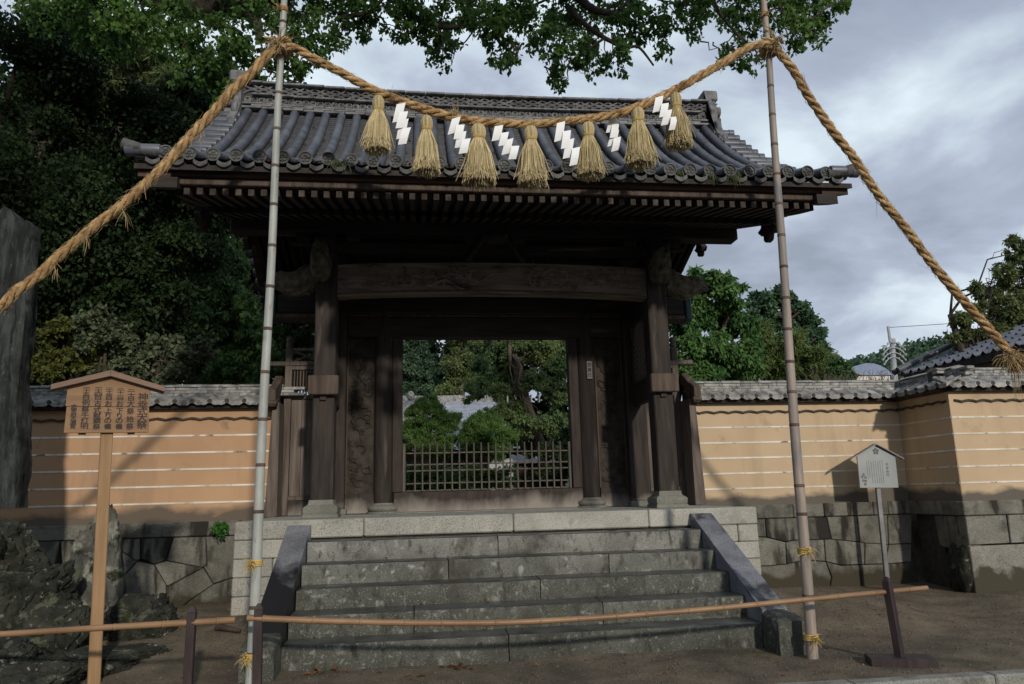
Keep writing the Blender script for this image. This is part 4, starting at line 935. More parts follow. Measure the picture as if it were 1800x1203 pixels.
    w = at(1562, 576, Y=39.8); MB().tube([(w[0]+26*t, 39.8-20*t, w[2]-2.2*t+1.2*t*t) for t in np.linspace(0, 1, 12)], .018, 4).build('wire', ink, r)
metal_p2 = M('pole_concrete', (.26, .28, .30), (.34, .36, .38), 4, bump=.05)
# ------------------------------------------------------------------ foliage
def leaves(blobs, n, L, W, seed, droop=.3, sub=9, spread=.5):
    rs = np.random.RandomState(seed); B = np.array(blobs, float); w = B[:, 3]**2; cnt = np.maximum(8, (n*w/w.sum()).astype(int)); P = []
    for (x, y, z, r), c in zip(B, cnt):
        k = max(3, int(sub)); d = rs.normal(size=(k, 3)); d /= np.linalg.norm(d, axis=1)[:, None]; rad = r*rs.uniform(.3, 1, k)**.6
        ctr = np.array([x, y, z])+d*rad[:, None]*np.array([1, 1, .85]); sr = r*rs.uniform(.20, .42, k); idx = rs.randint(0, k, c)
        P.append(ctr[idx]+rs.normal(size=(c, 3))*(sr[idx]*spread)[:, None]*np.array([1, 1, .7]))
    P = np.concatenate(P); m = len(P); d = rs.normal(size=(m, 3)); d[:, 2] -= droop*1.6; d /= np.linalg.norm(d, axis=1)[:, None]
    s = np.cross(d, rs.normal(size=(m, 3))); s /= np.linalg.norm(s, axis=1)[:, None]; nn = np.cross(d, s); q = rs.uniform(.65, 1.25, m)[:, None]
    V = np.stack([P, P+d*L*q*.45+s*W*q*.5+nn*W*.12, P+d*L*q, P+d*L*q*.45-s*W*q*.5+nn*W*.12], 1).reshape(-1, 3)
    return V, np.arange(4*m, dtype=np.int32).reshape(-1, 4)
def wander(p0, p1, n, amp, rs, sag=0.):
    t = np.linspace(0, 1, n); P = np.outer(1-t, p0)+np.outer(t, p1); L = np.linalg.norm(np.array(p1)-p0)
    P[1:-1] += rs.normal(size=(n-2, 3))*amp*L; P[:, 2] += sag*L*np.sin(np.pi*t); return P
def tree(name, label, cat, base, blobs, n, L, W, lm, bm_=None, trunk=None, r0=.15, seed=1, droop=.3, sub=9, spread=.5, group=None, limbs=12, twigs=0, stub=1.0):
    bm_ = bm_ or bark; rs = np.random.RandomState(seed+100); r = root(name, base, label, cat, group)
    B = np.array(blobs, float); top = np.average(B[:, :3], axis=0, weights=B[:, 3]); base = np.array(base, float)
    tp = np.array(trunk, float) if trunk is not None else wander(base, top, 6, .03, rs)
    mb = MB(); mb.tube(tp, np.linspace(r0, r0*.45, len(tp)), 9)
    lm_mb = MB()
    for i in np.argsort(-B[:, 3])[:limbs]:
        k = rs.randint(max(1, len(tp)//2), len(tp)); P = wander(tp[k], B[i, :3], 6, .06, rs, .08); lm_mb.tube(P, np.linspace(r0*.4, r0*.08, 6)*stub, 6)
        for _ in range(twigs):
            j = rs.randint(2, 6); d = rs.normal(size=3); d[2] = abs(d[2])*.6; d /= np.linalg.norm(d); e = B[i, :3]+d*B[i, 3]*rs.uniform(.7, 1.15); lm_mb.tube(wander(P[j], e, 5, .07, rs), np.linspace(r0*.09, r0*.025, 5), 4, cap=False)
    mb.build('trunk', bm_, r, 3.2); 
    if lm_mb.v: lm_mb.build('limbs', bm_, r, 3.2, fix=False, kind='stuff')
    V, F = leaves(blobs, n, L, W, seed, droop, sub, spread)
    link('crown', np_mesh('crown', V, F, lm, WL[r]), r, kind='stuff')
    return r
def pb(L, Y, jit=0., seed=0, sc=1.):
    """clumps given as (u, v, radius in pixels) at depth plane Y -> world clumps."""
    rs = np.random.RandomState(seed); out = []
    for q in L:
        y = (q[3] if len(q) > 3 else Y)+rs.uniform(-jit, jit); p = at(q[0], q[1], Y=y); d = float((p-CAM)@_fw); out.append((*p, q[2]/FPX*d*sc))
    return out
build_back()

# ------------------------------------------------------------------ trees and plants
def build_trees():
    # camphor tree: trunk left behind the wall, limbs reach over the gate
    L = [(620,30,42),(665,15,38),(715,35,45),(755,60,40),(775,98,26),(800,50,42),(850,38,45),(880,82,34),(892,108,20),(930,45,42),(960,75,40),(978,128,22),(986,150,15),(1010,88,42),(1040,50,45),(1052,112,28),(1085,90,28),
         (1092,128,12),(1110,38,45),(1150,58,35),(1166,88,18),(1178,28,30),(1000,15,52),(900,5,52),(820,0,45),(1090,0,52),(740,-5,50),(1215,35,24),(1237,18,26),(1222,60,14),(1282,30,26),(1292,88,32),(1312,45,26),(1325,112,22),(1272,105,16),
         (1395,50,34),(1425,38,38),(1452,12,34),(1482,4,18),(1400,80,16),(1375,18,30),(1440,70,14),(1340,0,40),(1230,-20,40),(600,70,20),(640,60,16),(700,62,14),(560,52,44),(540,100,36),(512,132,28),(498,160,20),(470,40,50),(450,150,36),
         (420,112,52),(382,70,58),(345,120,52),(520,10,52),(590,-10,50),(430,10,60),(480,100,36),(400,170,30),(330,60,60),(1290,10,36),(1350,60,14),(1410,0,40),(180,20,60),(240,28,60),(125,0,50),(292,58,50),(212,74,40),(60,10,50),(150,60,36)]
    tr = root('camphor_tree', (-10.8, 6.0, 1.0), 'huge camphor tree with leafy branches hanging over the gate roof', 'tree')
    top = pb(L, 4.6, .7, 3); rs = np.random.RandomState(9)
    over = [(rs.uniform(-14, 5), rs.uniform(-4, 3), rs.uniform(10.5, 14), rs.uniform(1.0, 1.8)) for _ in range(34)]  # unseen overhead crown, added to dapple the roof and cut sky light
    over = [o for o in over if o[2] > 10.2+.35*abs(o[1]-3)*0 and (o[2]-CAM[2])/max(.1, (o[1]-CAM[1])) > .98]
    mb = MB(); g = lambda u, v, y: tuple(at(u, v, Y=y))
    limb = [(-10.2, 5.8, 7.5), g(0, -110, 5.6), g(170, -40, 5.4), g(330, 8, 5.2), g(430, 18, 5.0), g(500, -15, 4.8), g(620, -45, 4.6), g(800, -60, 4.5), g(980, -45, 4.5), g(1160, -50, 4.5), g(1330, -60, 4.4), g(1470, -40, 4.3)]
    mb.tube([(-10.8, 6.0, .9), (-10.8, 6.0, 3), (-10.5, 5.9, 5), (-10.2, 5.8, 7.5), (-10.3, 5.7, 10), (-10, 5.5, 12.5)], [.62, .5, .46, .42, .3, .12], 14)
    mb.build('trunk', bark, tr, 3.2)
    def limbmb(pts, r, n=8):
        P = np.array(pts, float); t = np.linspace(0, len(P)-1, len(P)*5); Q = np.stack([np.interp(t, range(len(P)), P[:, k]) for k in range(3)], 1)
        for k in (1, 2): Q[1:-1] = (Q[:-2]+2*Q[1:-1]+Q[2:])/4
        Q += np.array([[.5*r*mnoise.noise((*(q*1.7),)), .5*r*mnoise.noise((*(q*1.7+9),)), .5*r*mnoise.noise((*(q*1.7+5),))] for q in Q])
        return MB().tube(Q, np.linspace(r, r*.3, len(Q)), n)
    limbmb(limb, .26, 10).build('limb', bark, tr, 3.2)
    for q, r in (([(430,18,5),(455,45,4.9),(458,74,4.8)], .15), ([(677,-40,4.6),(712,22,4.5),(767,45,4.5),(808,48,4.5),(842,42,4.6),(918,18,4.6),(985,-10,4.6)], .075), ([(980,-40,4.5),(1034,16,4.4),(1082,26,4.4),(1112,-5,4.5)], .11), ([(995,10,4.5),(1030,45,4.3),(1062,68,4.2),(1094,84,4.2),(1122,78,4.2),(1148,114,4.2)], .065),
                 ([(1230,-50,4.5),(1262,20,4.4),(1290,55,4.4),(1310,78,4.4)], .05), ([(1350,-50,4.4),(1372,15,4.3),(1400,38,4.3),(1432,60,4.3)], .05), ([(600,35,4.6),(650,22,4.6),(700,-30,4.6)], .06), ([(500,-15,4.8),(520,60,4.7),(505,110,4.7)], .06), ([(767,45,4.5),(780,75,4.4),(778,100,4.4)], .03), ([(880,38,4.6),(885,70,4.5),(893,105,4.5)], .03),
                 ([(1062,68,4.2),(1000,110,4.3),(983,145,4.3)], .028), ([(1290,55,4.4),(1330,90,4.4),(1328,112,4.4)], .025), ([(1420,38,4.3),(1460,10,4.3),(1485,2,4.3)], .025), ([(1372,15,4.3),(1405,70,4.3),(1402,90,4.3)], .02), ([(842,42,4.6),(815,78,4.5),(800,74,4.5)], .02)):
        limbmb([g(*p) for p in q], r*.8, 7).build('limb', bark, tr, 3.2)
    mb = MB()
    for b in top:
        for _ in range(4):
            d = rs.normal(size=3); d /= np.linalg.norm(d); e = np.array(b[:3])+d*b[3]*.9; s = np.array(b[:3])+np.array([rs.uniform(-.3, .3), .2, .45]); mb.tube(wander(s, e, 5, .07, rs), np.linspace(.014, .004, 5), 4, cap=False)
    mb.build('twigs', bark, tr, 3.2, fix=False, kind='stuff')
    V, F = leaves(top, 30000, .092, .058, 21, .75, 22, .44)
    link('crown', np_mesh('crown', V, F, leaf_cam, WL[tr]), tr, kind='stuff')
    V, F = leaves(over, 12000, .30, .2, 22, .3, 12, .6)
    link('crown', np_mesh('crown', V, F, leaf_cam, WL[tr]), tr, kind='stuff')
    for i, (x, y) in enumerate(((-32, -15), (-22, -21), (-12, -24), (24, -20))):   # unseen trees added behind the view to block sky light
        rs2 = np.random.RandomState(200+i); bl = [(x+rs2.normal(0, 2.6), y+rs2.normal(0, 1.6), rs2.uniform(2.5, 9), rs2.uniform(2.0, 3.0)) for _ in range(18)]
        tree('sky_block_tree', '%s unseen leafy tree added to block sky light' % ('leftmost', 'second leftmost', 'third leftmost', 'rightmost')[i], 'tree', (x, y, -.1), bl, 4200, .75, .55, leaf_mid, r0=.4, seed=200+i, sub=14, spread=.9, limbs=6, group='unseen trees added to block sky light')
    # dark trees on the left behind the orange wall
    grp = 'trees behind the orange wall'
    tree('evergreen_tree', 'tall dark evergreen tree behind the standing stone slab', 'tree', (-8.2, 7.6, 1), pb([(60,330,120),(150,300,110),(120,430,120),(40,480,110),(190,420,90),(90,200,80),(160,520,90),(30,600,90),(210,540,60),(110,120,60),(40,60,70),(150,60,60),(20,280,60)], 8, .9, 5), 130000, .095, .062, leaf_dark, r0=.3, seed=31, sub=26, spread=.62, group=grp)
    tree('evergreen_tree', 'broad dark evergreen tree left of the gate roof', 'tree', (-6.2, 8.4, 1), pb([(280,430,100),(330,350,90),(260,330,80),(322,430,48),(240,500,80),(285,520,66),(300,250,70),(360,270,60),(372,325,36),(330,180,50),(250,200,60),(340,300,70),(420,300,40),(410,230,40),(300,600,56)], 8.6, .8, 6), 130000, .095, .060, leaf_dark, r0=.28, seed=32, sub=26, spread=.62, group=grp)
    tree('broadleaf_tree', 'half sunlit tree with drooping leaf sprays close to the left gate pillar', 'tree', (-8.2, 13.2, 1), pb([(385,415,26),(395,470,34),(410,520,36),(420,570,34),(400,600,30),(440,590,26),(365,500,30),(372,560,30),(385,640,36),(430,640,28),(425,470,18),(350,450,30),(380,395,24),(440,540,30),(460,610,26),(400,440,26)], 13, .7, 7), 34000, .17, .075, leaf_lit, r0=.08, seed=33, droop=.8, sub=12, group=grp)
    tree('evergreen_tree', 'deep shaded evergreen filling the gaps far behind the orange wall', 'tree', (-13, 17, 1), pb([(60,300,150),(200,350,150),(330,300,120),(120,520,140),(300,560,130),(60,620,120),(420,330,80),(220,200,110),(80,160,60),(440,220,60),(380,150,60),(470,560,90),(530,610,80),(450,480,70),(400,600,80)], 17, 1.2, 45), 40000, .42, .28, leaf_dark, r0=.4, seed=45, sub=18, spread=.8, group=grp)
    tree('pine_tree', 'paler yellowish pine among the dark trees at upper left', 'tree', (-9, 12, 1), pb([(215,110,40),(260,130,40),(200,160,36),(245,180,36),(285,150,30),(230,80,26),(170,130,26),(280,100,20)], 11.5, .5, 8), 9000, .3, .03, leaf_olive, r0=.2, seed=34, sub=14, group=grp)
    for i, (nm, lab, L_, mat, n) in enumerate((('yellow_shrub', 'yellow green shrub rising behind the wall beside the stone slab', [(85,600,26),(110,575,24),(130,610,28),(95,640,30),(150,640,26),(75,650,26),(170,625,14)], leaf_yel, 5200),
            ('dark_shrub', 'thin dark shrub between the yellow and grey green shrubs', [(165,560,30),(200,585,30),(190,625,32),(160,600,26),(215,650,28),(180,660,26)], leaf_grey, 4200),
            ('grey_green_shrub', 'spreading grey green shrub behind the wall near the gate', [(250,620,34),(290,610,32),(320,640,34),(270,655,34),(340,615,26),(235,650,26),(310,665,30),(360,650,30)], leaf_grey, 7000),
            ('broad_shrub', 'glossy green shrub close to the left side screen', [(400,650,26),(430,660,26),(455,665,22),(380,665,22),(500,590,22),(525,600,22),(540,585,14),(510,625,20),(480,640,22),(530,640,16)], leaf_mid, 6000))):
        p = pb(L_, 4.8, .25, 40+i); c = np.mean(np.array(p)[:, :3], 0)
        tree(nm, lab, 'shrub', (c[0], 4.8, .98), p, n, .075, .05, mat, r0=.05, seed=40+i, sub=14, twigs=5, limbs=10, group='shrubs along the orange wall')
    # garden seen through the opening
    g2 = 'garden trees seen through the gate'
    tree('cypress_tree', 'dense blue green cypress at the left of the gate opening', 'tree', (-1.5, 36, 1), pb([(735,610,24),(725,650,26),(750,680,26),(720,690,26),(760,640,18),(740,560,30),(715,590,26)], 36, .9, 50), 40000, .20, .10, leaf_far, r0=.3, seed=50, sub=16, group=g2)
    tree('cypress_tree', 'bright green cypress with rounded sprays in the middle distance', 'tree', (1.0, 34, 1), pb([(800,610,20),(795,645,20),(785,680,22),(815,660,18),(810,590,22),(790,570,24),(820,630,14)], 34, .7, 51), 36000, .19, .09, leaf_olive, r0=.25, seed=51, sub=16, group=g2)
    tree('dark_tree', 'deep shaded tree filling the far back of the opening', 'tree', (4, 42, 1), pb([(850,620,40),(900,580,50),(960,620,50),(860,560,50),(990,680,40),(900,660,40),(780,560,50),(850,690,30),(740,600,40),(1000,600,40),(820,640,50),(940,560,60),(720,620,50),(880,720,40),(980,740,50),(760,690,40)], 42, 1, 52), 80000, .36, .24, leaf_dark, r0=.3, seed=52, sub=14, group=g2)
    g = lambda u, v, y=17: tuple(at(u, v, Y=y))
    tree('maple_tree', 'leaning deciduous tree with pale trunk and open crown inside the gate', 'tree', g(960, 880), pb([(850,660,26),(880,620,26),(920,610,28),(960,620,28),(990,640,24),(830,690,20),(900,660,20),(940,670,24),(980,690,26),(900,720,26),(930,745,26),(880,735,22),(975,745,26),(990,780,22),(950,600,26),(985,600,22),(860,600,22),(845,640,18),(880,690,20),(900,590,24),(903,762,22),(928,776,20),(915,742,22),(935,790,16)], 17.2, 1.2, 53), 60000, .105, .05, leaf_yel2, bark_l,
         trunk=[g(958, 880), g(955, 800), g(938, 745), g(920, 695), g(908, 645), g(896, 600), g(885, 560)], r0=.2, seed=53, sub=14, limbs=9, droop=.6, twigs=2, group=g2)
    tree('evergreen_bush', 'dark glossy bush filling the right corner of the gate opening', 'bush', g(985, 885, 15), pb([(975,790,24),(992,810,24),(965,835,22),(985,850,24),(1000,770,18),(950,850,18)], 15, .4, 54), 16000, .085, .055, leaf_dark, r0=.05, seed=54, sub=12, group=g2)
    for i, (lab, L_, y) in enumerate((('cloud pruned pine on the left inside the gate', [(752,712,20),(735,730,22),(770,728,20),(790,745,18),(725,752,22),(755,755,24),(785,768,18),(720,775,22),(750,785,24),(780,790,20),(803,735,10)], 15.2),
                                      ('slightly lower cloud pruned pine near the middle of the opening', [(850,732,16),(835,748,18),(868,746,18),(885,762,16),(825,768,18),(855,770,20),(885,782,18),(840,790,20),(870,795,20),(815,785,12),(902,770,10)], 14.6))):
        p = pb(L_, y, .15, 60+i); c = np.mean(np.array(p)[:, :3], 0)
        tree('pruned_pine', lab, 'pine', (c[0], y, 1), p, 60000, .085, .020, leaf_pine, r0=.07, seed=60+i, sub=26, spread=.5, droop=-.7, group='cloud pruned pines in the garden')
    for i, (lab, u0, u1) in enumerate((('low rounded azalea bush at the left behind the lattice fence', 705, 770), ('low azalea bush behind the middle of the lattice fence', 765, 830), ('pale green azalea bush behind the lattice fence right of centre', 825, 890))):
        p = pb([(u0+(u1-u0)*k/4, 842-6*math.sin(k*1.9), 24) for k in range(5)], 10+.3*i, .2, 70+i); tree('azalea_bush', lab, 'bush', (p[2][0], 10+.3*i, 1), p, 5600, .075, .045, leaf_pine if i else leaf_mid2, r0=.03, seed=70+i, sub=12, group='azalea bushes behind the lattice fence')
    # right of the gate
    g3 = 'trees behind the cream wall'
    tree('broadleaf_tree', 'leafy green tree rising behind the wall right of the gate', 'tree', (5.6, 8.6, 1), pb([(1262,498,24),(1240,520,30),(1285,520,26),(1215,560,40),(1262,560,40),(1300,570,30),(1205,620,40),(1255,620,44),(1305,625,34),(1230,660,34),(1290,660,34),(1200,500,24),(1225,482,14),(1322,600,14),(1185,560,30),(1250,482,10),(1325,650,16)], 8.8, .7, 80), 60000, .13, .052, leaf_mid2, r0=.13, seed=80, sub=16, droop=.8, group=g3)
    tree('camphor_tree', 'distant round headed dark tree above the bamboo grove', 'tree', (16.5, 26, 1), pb([(1340,535,24),(1370,522,20),(1400,545,22),(1425,575,22),(1360,560,26),(1395,590,26),(1335,575,22),(1430,605,16),(1320,560,14),(1385,525,12),(1415,555,12),(1440,590,8)], 26, .8, 81), 44000, .18, .11, leaf_far2, r0=.3, seed=81, sub=18, group=g3)
    for i, (lab, L_) in enumerate((('feathery pale bamboo clump left of the right bamboo pole', [(1335,590,18),(1350,615,22),(1330,640,22),(1360,645,22),(1345,575,10),(1368,600,12)]), ('feathery bamboo clump directly behind the right bamboo pole', [(1390,600,18),(1400,625,22),(1380,645,22),(1415,645,22),(1405,585,10)]),
                                   ('small bamboo clump sloping down toward the far hill', [(1440,622,14),(1455,635,16),(1432,648,18),(1465,652,14),(1448,612,8)]))):
        p = pb(L_, 16, .5, 82+i); c = np.mean(np.array(p)[:, :3], 0); tree('bamboo_clump', lab, 'bamboo', (c[0], 16, 1), p, 16000, .24, .04, leaf_bam, r0=.05, seed=82+i, sub=16, droop=.9, group='bamboo clumps behind the cream wall')
    p = pb([(1478,640,16),(1470,655,14),(1487,655,12),(1495,662,10)], 13, .3, 86); tree('round_bush', 'small dark round tree at the end of the bamboo', 'bush', (p[0][0], 13, 1), p, 4000, .10, .06, leaf_mid, r0=.05, seed=86, sub=12, group=g3)
    # bare twiggy hedge
    r = root('bare_bush', (5.6, 6, 1), 'bare leafless twigs standing above the cream wall coping', 'bush'); mb = MB(); rs = np.random.RandomState(4)
    for i in range(150):
        a = at(rs.uniform(1425, 1572), 690, Y=6+rs.uniform(-.2, .2)); b = a+np.array([rs.normal(0, .12), rs.normal(0, .08), rs.uniform(.12, .36)]); P = wander(a-np.array([0, 0, .3]), b, 5, .05, rs); mb.tube(P, np.linspace(.011, .003, 5), 4, cap=False)
        for _ in range(2): k = rs.randint(2, 5); mb.tube([P[k], P[k]+rs.normal(size=3)*np.array([.07, .05, .05])+(0, 0, .05)], [.005, .002], 3, cap=False)
    mb.build('twigs', twig_m, r, fix=False, kind='stuff')
    # small leaved tree at the right edge
    tree('olive_leaved_tree', 'twiggy small leaved tree leaning in at the right edge', 'tree', (7.6, 4.6, 1), pb([(1790,440,22),(1760,480,24),(1800,490,40),(1740,520,24),(1780,540,36),(1720,545,18),(1690,560,16),(1700,590,18),(1760,590,34),(1800,600,40),(1735,620,26),(1775,635,30),(1690,590,12),(1675,592,10),(1715,505,12),(1690,615,14),(1780,420,10),(1830,450,40),(1840,560,50)], 4.9, .4, 90), 30000, .085, .034, leaf_olive, bark,
         trunk=[(8.0, 4.7, 1), (8.0, 4.75, 2.2), (7.95, 4.8, 3.2), (7.9, 4.9, 4.0)], r0=.10, seed=90, sub=14, droop=.6, limbs=11, twigs=6, stub=.6)
    # fern, weeds on the eave
    f = root('fern', (-3.16, 3.15, .99), 'small bright green fern growing from the stone wall joint', 'fern'); V, F = leaves([(-3.16, 3.12, 1.00, .06), (-3.13, 3.10, .95, .05), (-3.19, 3.10, .96, .05), (-3.16, 3.10, .90, .04)], 150, .055, .030, 3, .5, 8, .6)
    link('frond', np_mesh('frond', V, F, fern_m, WL[f]), f)
    MB().tube([(-3.16, 3.26, .96), (-3.16, 3.18, .95), (-3.16, 3.12, .97)], [.008, .006, .003], 5).build('stem', fern_m, f, 3.2); rs = np.random.RandomState(3)
    for (u, v, n) in ((597, 293, 26), (1250, 312, 12), (1292, 316, 22), (1195, 308, 8)):
        p = at(u, v, Y=.40); w = root('eave_weed', tuple(p), 'grassy weed tuft hanging off the roof eave %s' % {597: 'near the left bamboo pole', 1250: 'two tiles left of the biggest right tuft', 1292: 'near the right bamboo pole', 1195: 'below the last straw tassel'}[u], 'weed', 'weeds on the eave'); mb = MB()
        for k in range(n): d = rs.normal(size=3)*np.array([.05, .02, .02]); mb.tube([p+d*.2, p+d*.8+np.array([0, -.03, .03]), p+d*1.2+np.array([0, -.05, -.03-rs.uniform(0, .05)])], [.004, .003, .001], 3, cap=False)
        mb.build('blades', leaf_olive, w, fix=False)
leaf_yel2 = leafm('maple_leaf', (.095, .165, .070), (.19, .25, .095), .35, .45)
leaf_lit = leafm('sunlit_broad_leaf', (.070, .135, .045), (.120, .20, .068), .35, .4)
leaf_mid2 = leafm('tall_tree_leaf', (0.049, 0.123, 0.038), (0.105, 0.201, 0.056), .4, .3)
leaf_far2 = leafm('distant_crown_leaf', (0.042, 0.096, 0.049), (0.079, 0.149, 0.074), .4, .2)
build_trees()

# ------------------------------------------------------------------ standing slab and boulders
def boulder(c, rad, label, seed, amp=.35, fr=5, e=.8, taper=None, nm='mossy_boulder'):
    import bmesh
    rs = np.random.RandomState(seed*17+3); bm = bmesh.new(); bmesh.ops.create_icosphere(bm, subdivisions=6, radius=1)
    cuts = []
    for _ in range(15): d = rs.normal(size=3); d /= np.linalg.norm(d); cuts.append((Vector(d), rs.uniform(.62, .92)))
    for v in bm.verts:
        q = Vector([math.copysign(abs(t)**e, t) for t in v.co])
        for d, h in cuts:
            k = q.dot(d)-h
            if k > 0: q -= d*k*.92
        o = Vector((seed*7.1, seed*3.3, 0)); n1 = mnoise.hetero_terrain(v.co*1.6+o, .9, 2.1, 5, .7); n2 = mnoise.ridged_multi_fractal(v.co*3.1+o, .9, 2.2, 4, .9, 2.)
        dd = mnoise.voronoi(v.co*2.3+o*.3+Vector((.15, .1, .2))*n1)[0]; cr = math.exp(-(dd[1]-dd[0])*16); dd2 = mnoise.voronoi(v.co*6+o*.3)[0]; cr2 = math.exp(-(dd2[1]-dd2[0])*12)
        q = Vector((q.x*rad[0], q.y*rad[1], q.z*rad[2]))*(1+.09*(n1-.6)+.05*(n2-1.2)-.11*cr-.05*cr2+.025*mnoise.noise(v.co*16+o)+.02*mnoise.noise(v.co*38+o))
        v.co = taper(q) if taper else q
    me = bpy.data.meshes.new(nm); bm.to_mesh(me); bm.free(); me.materials.append(rock_p if 'pale' in label else rock); me.polygons.foreach_set('use_smooth', [True]*len(me.polygons)); me.set_sharp_from_angle(angle=.9)
    return link(nm, me, None, c, label=label, cat='boulder', group='mossy boulders at the foot of the stone slab')
def build_rocks():
    # upright slab
    mb = MB(); nx, nz, ny = 26, 90, 4; x0, x1, z0, z1 = -5.45, -4.61, 1.25, 3.97; V = []; F = []; idx = {}
    def P(i, j, k):
        t = j/nz; top = z1+.10*mnoise.noise((i*.25, 3.1, 0))+.13*math.exp(-((i-17.0)/5)**2)-.10*(i == nx)-.05*(i == 0)
        x = x0+(x1-x0)*i/nx+(.10*(1-t)-.03*math.sin(t*3)) ; y = 1.28+.26*k/ny; z = z0+(top-z0)*t; n = .055*mnoise.fractal(Vector((x*7, y*7, z*1.2)), .7, 2, 6)-.02*abs(mnoise.noise((x*11, 0, z*.8)))
        return (x+(n if i in (0, nx) else 0), y-n*(1.4 if k == 0 else 0), z)
    for i in range(nx+1):
        for j in range(nz+1):
            for k in range(ny+1):
                if i in (0, nx) or j in (0, nz) or k in (0, ny): idx[i, j, k] = len(V); V.append(P(i, j, k))
    for a, b, A_, B_ in ((0, 1, nx, nz), (0, 2, nx, ny), (1, 2, nz, ny)):
        c = 3-a-b; lim = (nx, nz, ny)[c]
        for i in range(A_):
            for j in range(B_):
                for e in (0, lim):
                    q = []
                    for di, dj in ((0, 0), (1, 0), (1, 1), (0, 1)): t = [0, 0, 0]; t[a] = i+di; t[b] = j+dj; t[c] = e; q.append(idx[tuple(t)])
                    F.append(tuple(q))
    mb.add(V, F); s = mb.build('stone_monument', slate, None, .9, label='tall dark upright stone slab at the far left', cat='monument')
    boulder((-4.80, 1.05, .72), (.80, .50, .72), 'biggest mossy boulder carrying the dark stone slab', 1, .30)
    boulder((-3.80, 1.35, .58), (.30, .25, .74), 'pointed pale lichened boulder behind the notice board post', 2, .26, 5, .9, lambda q: Vector((q.x*(1-.42*max(0, (q.z+.05)/.7)), q.y*(1-.3*max(0, q.z)/.7), q.z)))
    boulder((-3.36, 1.05, .20), (.40, .28, .28), 'low squarish boulder right of the notice board post', 3, .30, 6, .7)
    boulder((-4.28, .80, .46), (.52, .36, .42), 'dark rounded boulder left of the pointed boulder', 4, .35, 6)
    boulder((-3.86, .66, .22), (.42, .30, .34), 'mossy low boulder directly left of the notice board post', 5, .35, 7)
    boulder((-4.15, .20, .06), (.62, .38, .34), 'flat dark boulder under the bamboo rail', 6, .35, 7)
    boulder((-3.50, .34, .0), (.44, .30, .20), 'low earthy mossy boulder sinking into the sand', 7, .35, 8)
    boulder((-3.66, -.22, -.02), (.48, .30, .23), 'lichen spotted boulder nearest the bottom left corner', 8, .4, 8)
    boulder((-5.0, .50, .40), (.55, .40, .62), 'boulder half out of view at the left edge', 9, .35, 6)
    boulder((-3.15, .62, .03), (.40, .25, .12), 'flat stone slab spreading onto the sand', 10, .3, 8)
build_rocks()

# ------------------------------------------------------------------ bamboo poles, straw rope, tassels, paper streamers
RY = -.45
def build_poles():
    def pole(name_lab, pts, r0, r1, mat, nodes):
        P = np.array(pts, float); r = root('bamboo_pole', tuple(P[0]), name_lab, 'bamboo pole', 'tall bamboo poles holding the straw rope')
        n = 60; t = np.linspace(0, 1, n); tz = P[0][2]+(P[-1][2]-P[0][2])*t; X = np.interp(tz, P[:, 2], P[:, 0]); Y = np.interp(tz, P[:, 2], P[:, 1])
        X[1:-1] += .004*np.sin(np.linspace(0, 17, n))[1:-1]; MB().tube(np.stack([X, Y, tz], 1), r0+(r1-r0)*t, 14).build('culm', mat, r, .9)
        for z in nodes:
            q = (z-P[0][2])/(P[-1][2]-P[0][2]); rr = r0+(r1-r0)*q; c = np.array([np.interp(z, tz, X), np.interp(z, tz, Y), 0])
            MB().lathe([(rr*.98, z-.014), (rr*1.05, z-.006), (rr*1.06, z+.002), (rr*1.03, z+.004), (rr*1.05, z+.008), (rr*.98, z+.016)], tuple(c), 14).build('node_ring', node_m, r, .9)
    nl = [float(at(0+u, v, Y=RY)[2]) for u, v in ((441, 1150), (450, 1068), (456, 900), (462, 818), (465, 738), (470, 655), (475, 579), (480, 505), (483, 433), (486, 361), (489, 293), (491, 228), (494, 165), (497, 40))]
    pole('tall pale green bamboo pole standing left of the stone steps', [(-2.022, RY, -.02), (-1.99, RY, 4.85), (-1.975, RY, 6.6)], .0375, .023, bamboo_l, nl)
    nr = [float(at(1380, v, Y=RY)[2]) for v in (1050, 905, 855, 748, 690, 637, 580, 525, 470, 415, 360, 308, 256, 204, 154, 60)]
    pole('tall grey pink bamboo pole standing right of the stone steps', [(2.07, RY, -.06), (2.14, RY, 2.5), (2.226, RY, 4.98), (2.24, RY, 6.7)], .043, .022, bamboo_r, nr)
build_poles()
def wisps(mb, rs, c, n, L, w, spread, bias=(0, 0, -.2)):
    for _ in range(n):
        d = rs.normal(size=3)*spread+np.array(bias); d /= max(np.linalg.norm(d), 1e-6); l = L*rs.uniform(.4, 1.2); p = np.array(c)+rs.normal(size=3)*.012
        mb.tube([p, p+d*l*.55+rs.normal(size=3)*.006, p+d*l+np.array([0, 0, -.15*l])], [w, w*.8, w*.3], 3, cap=False)
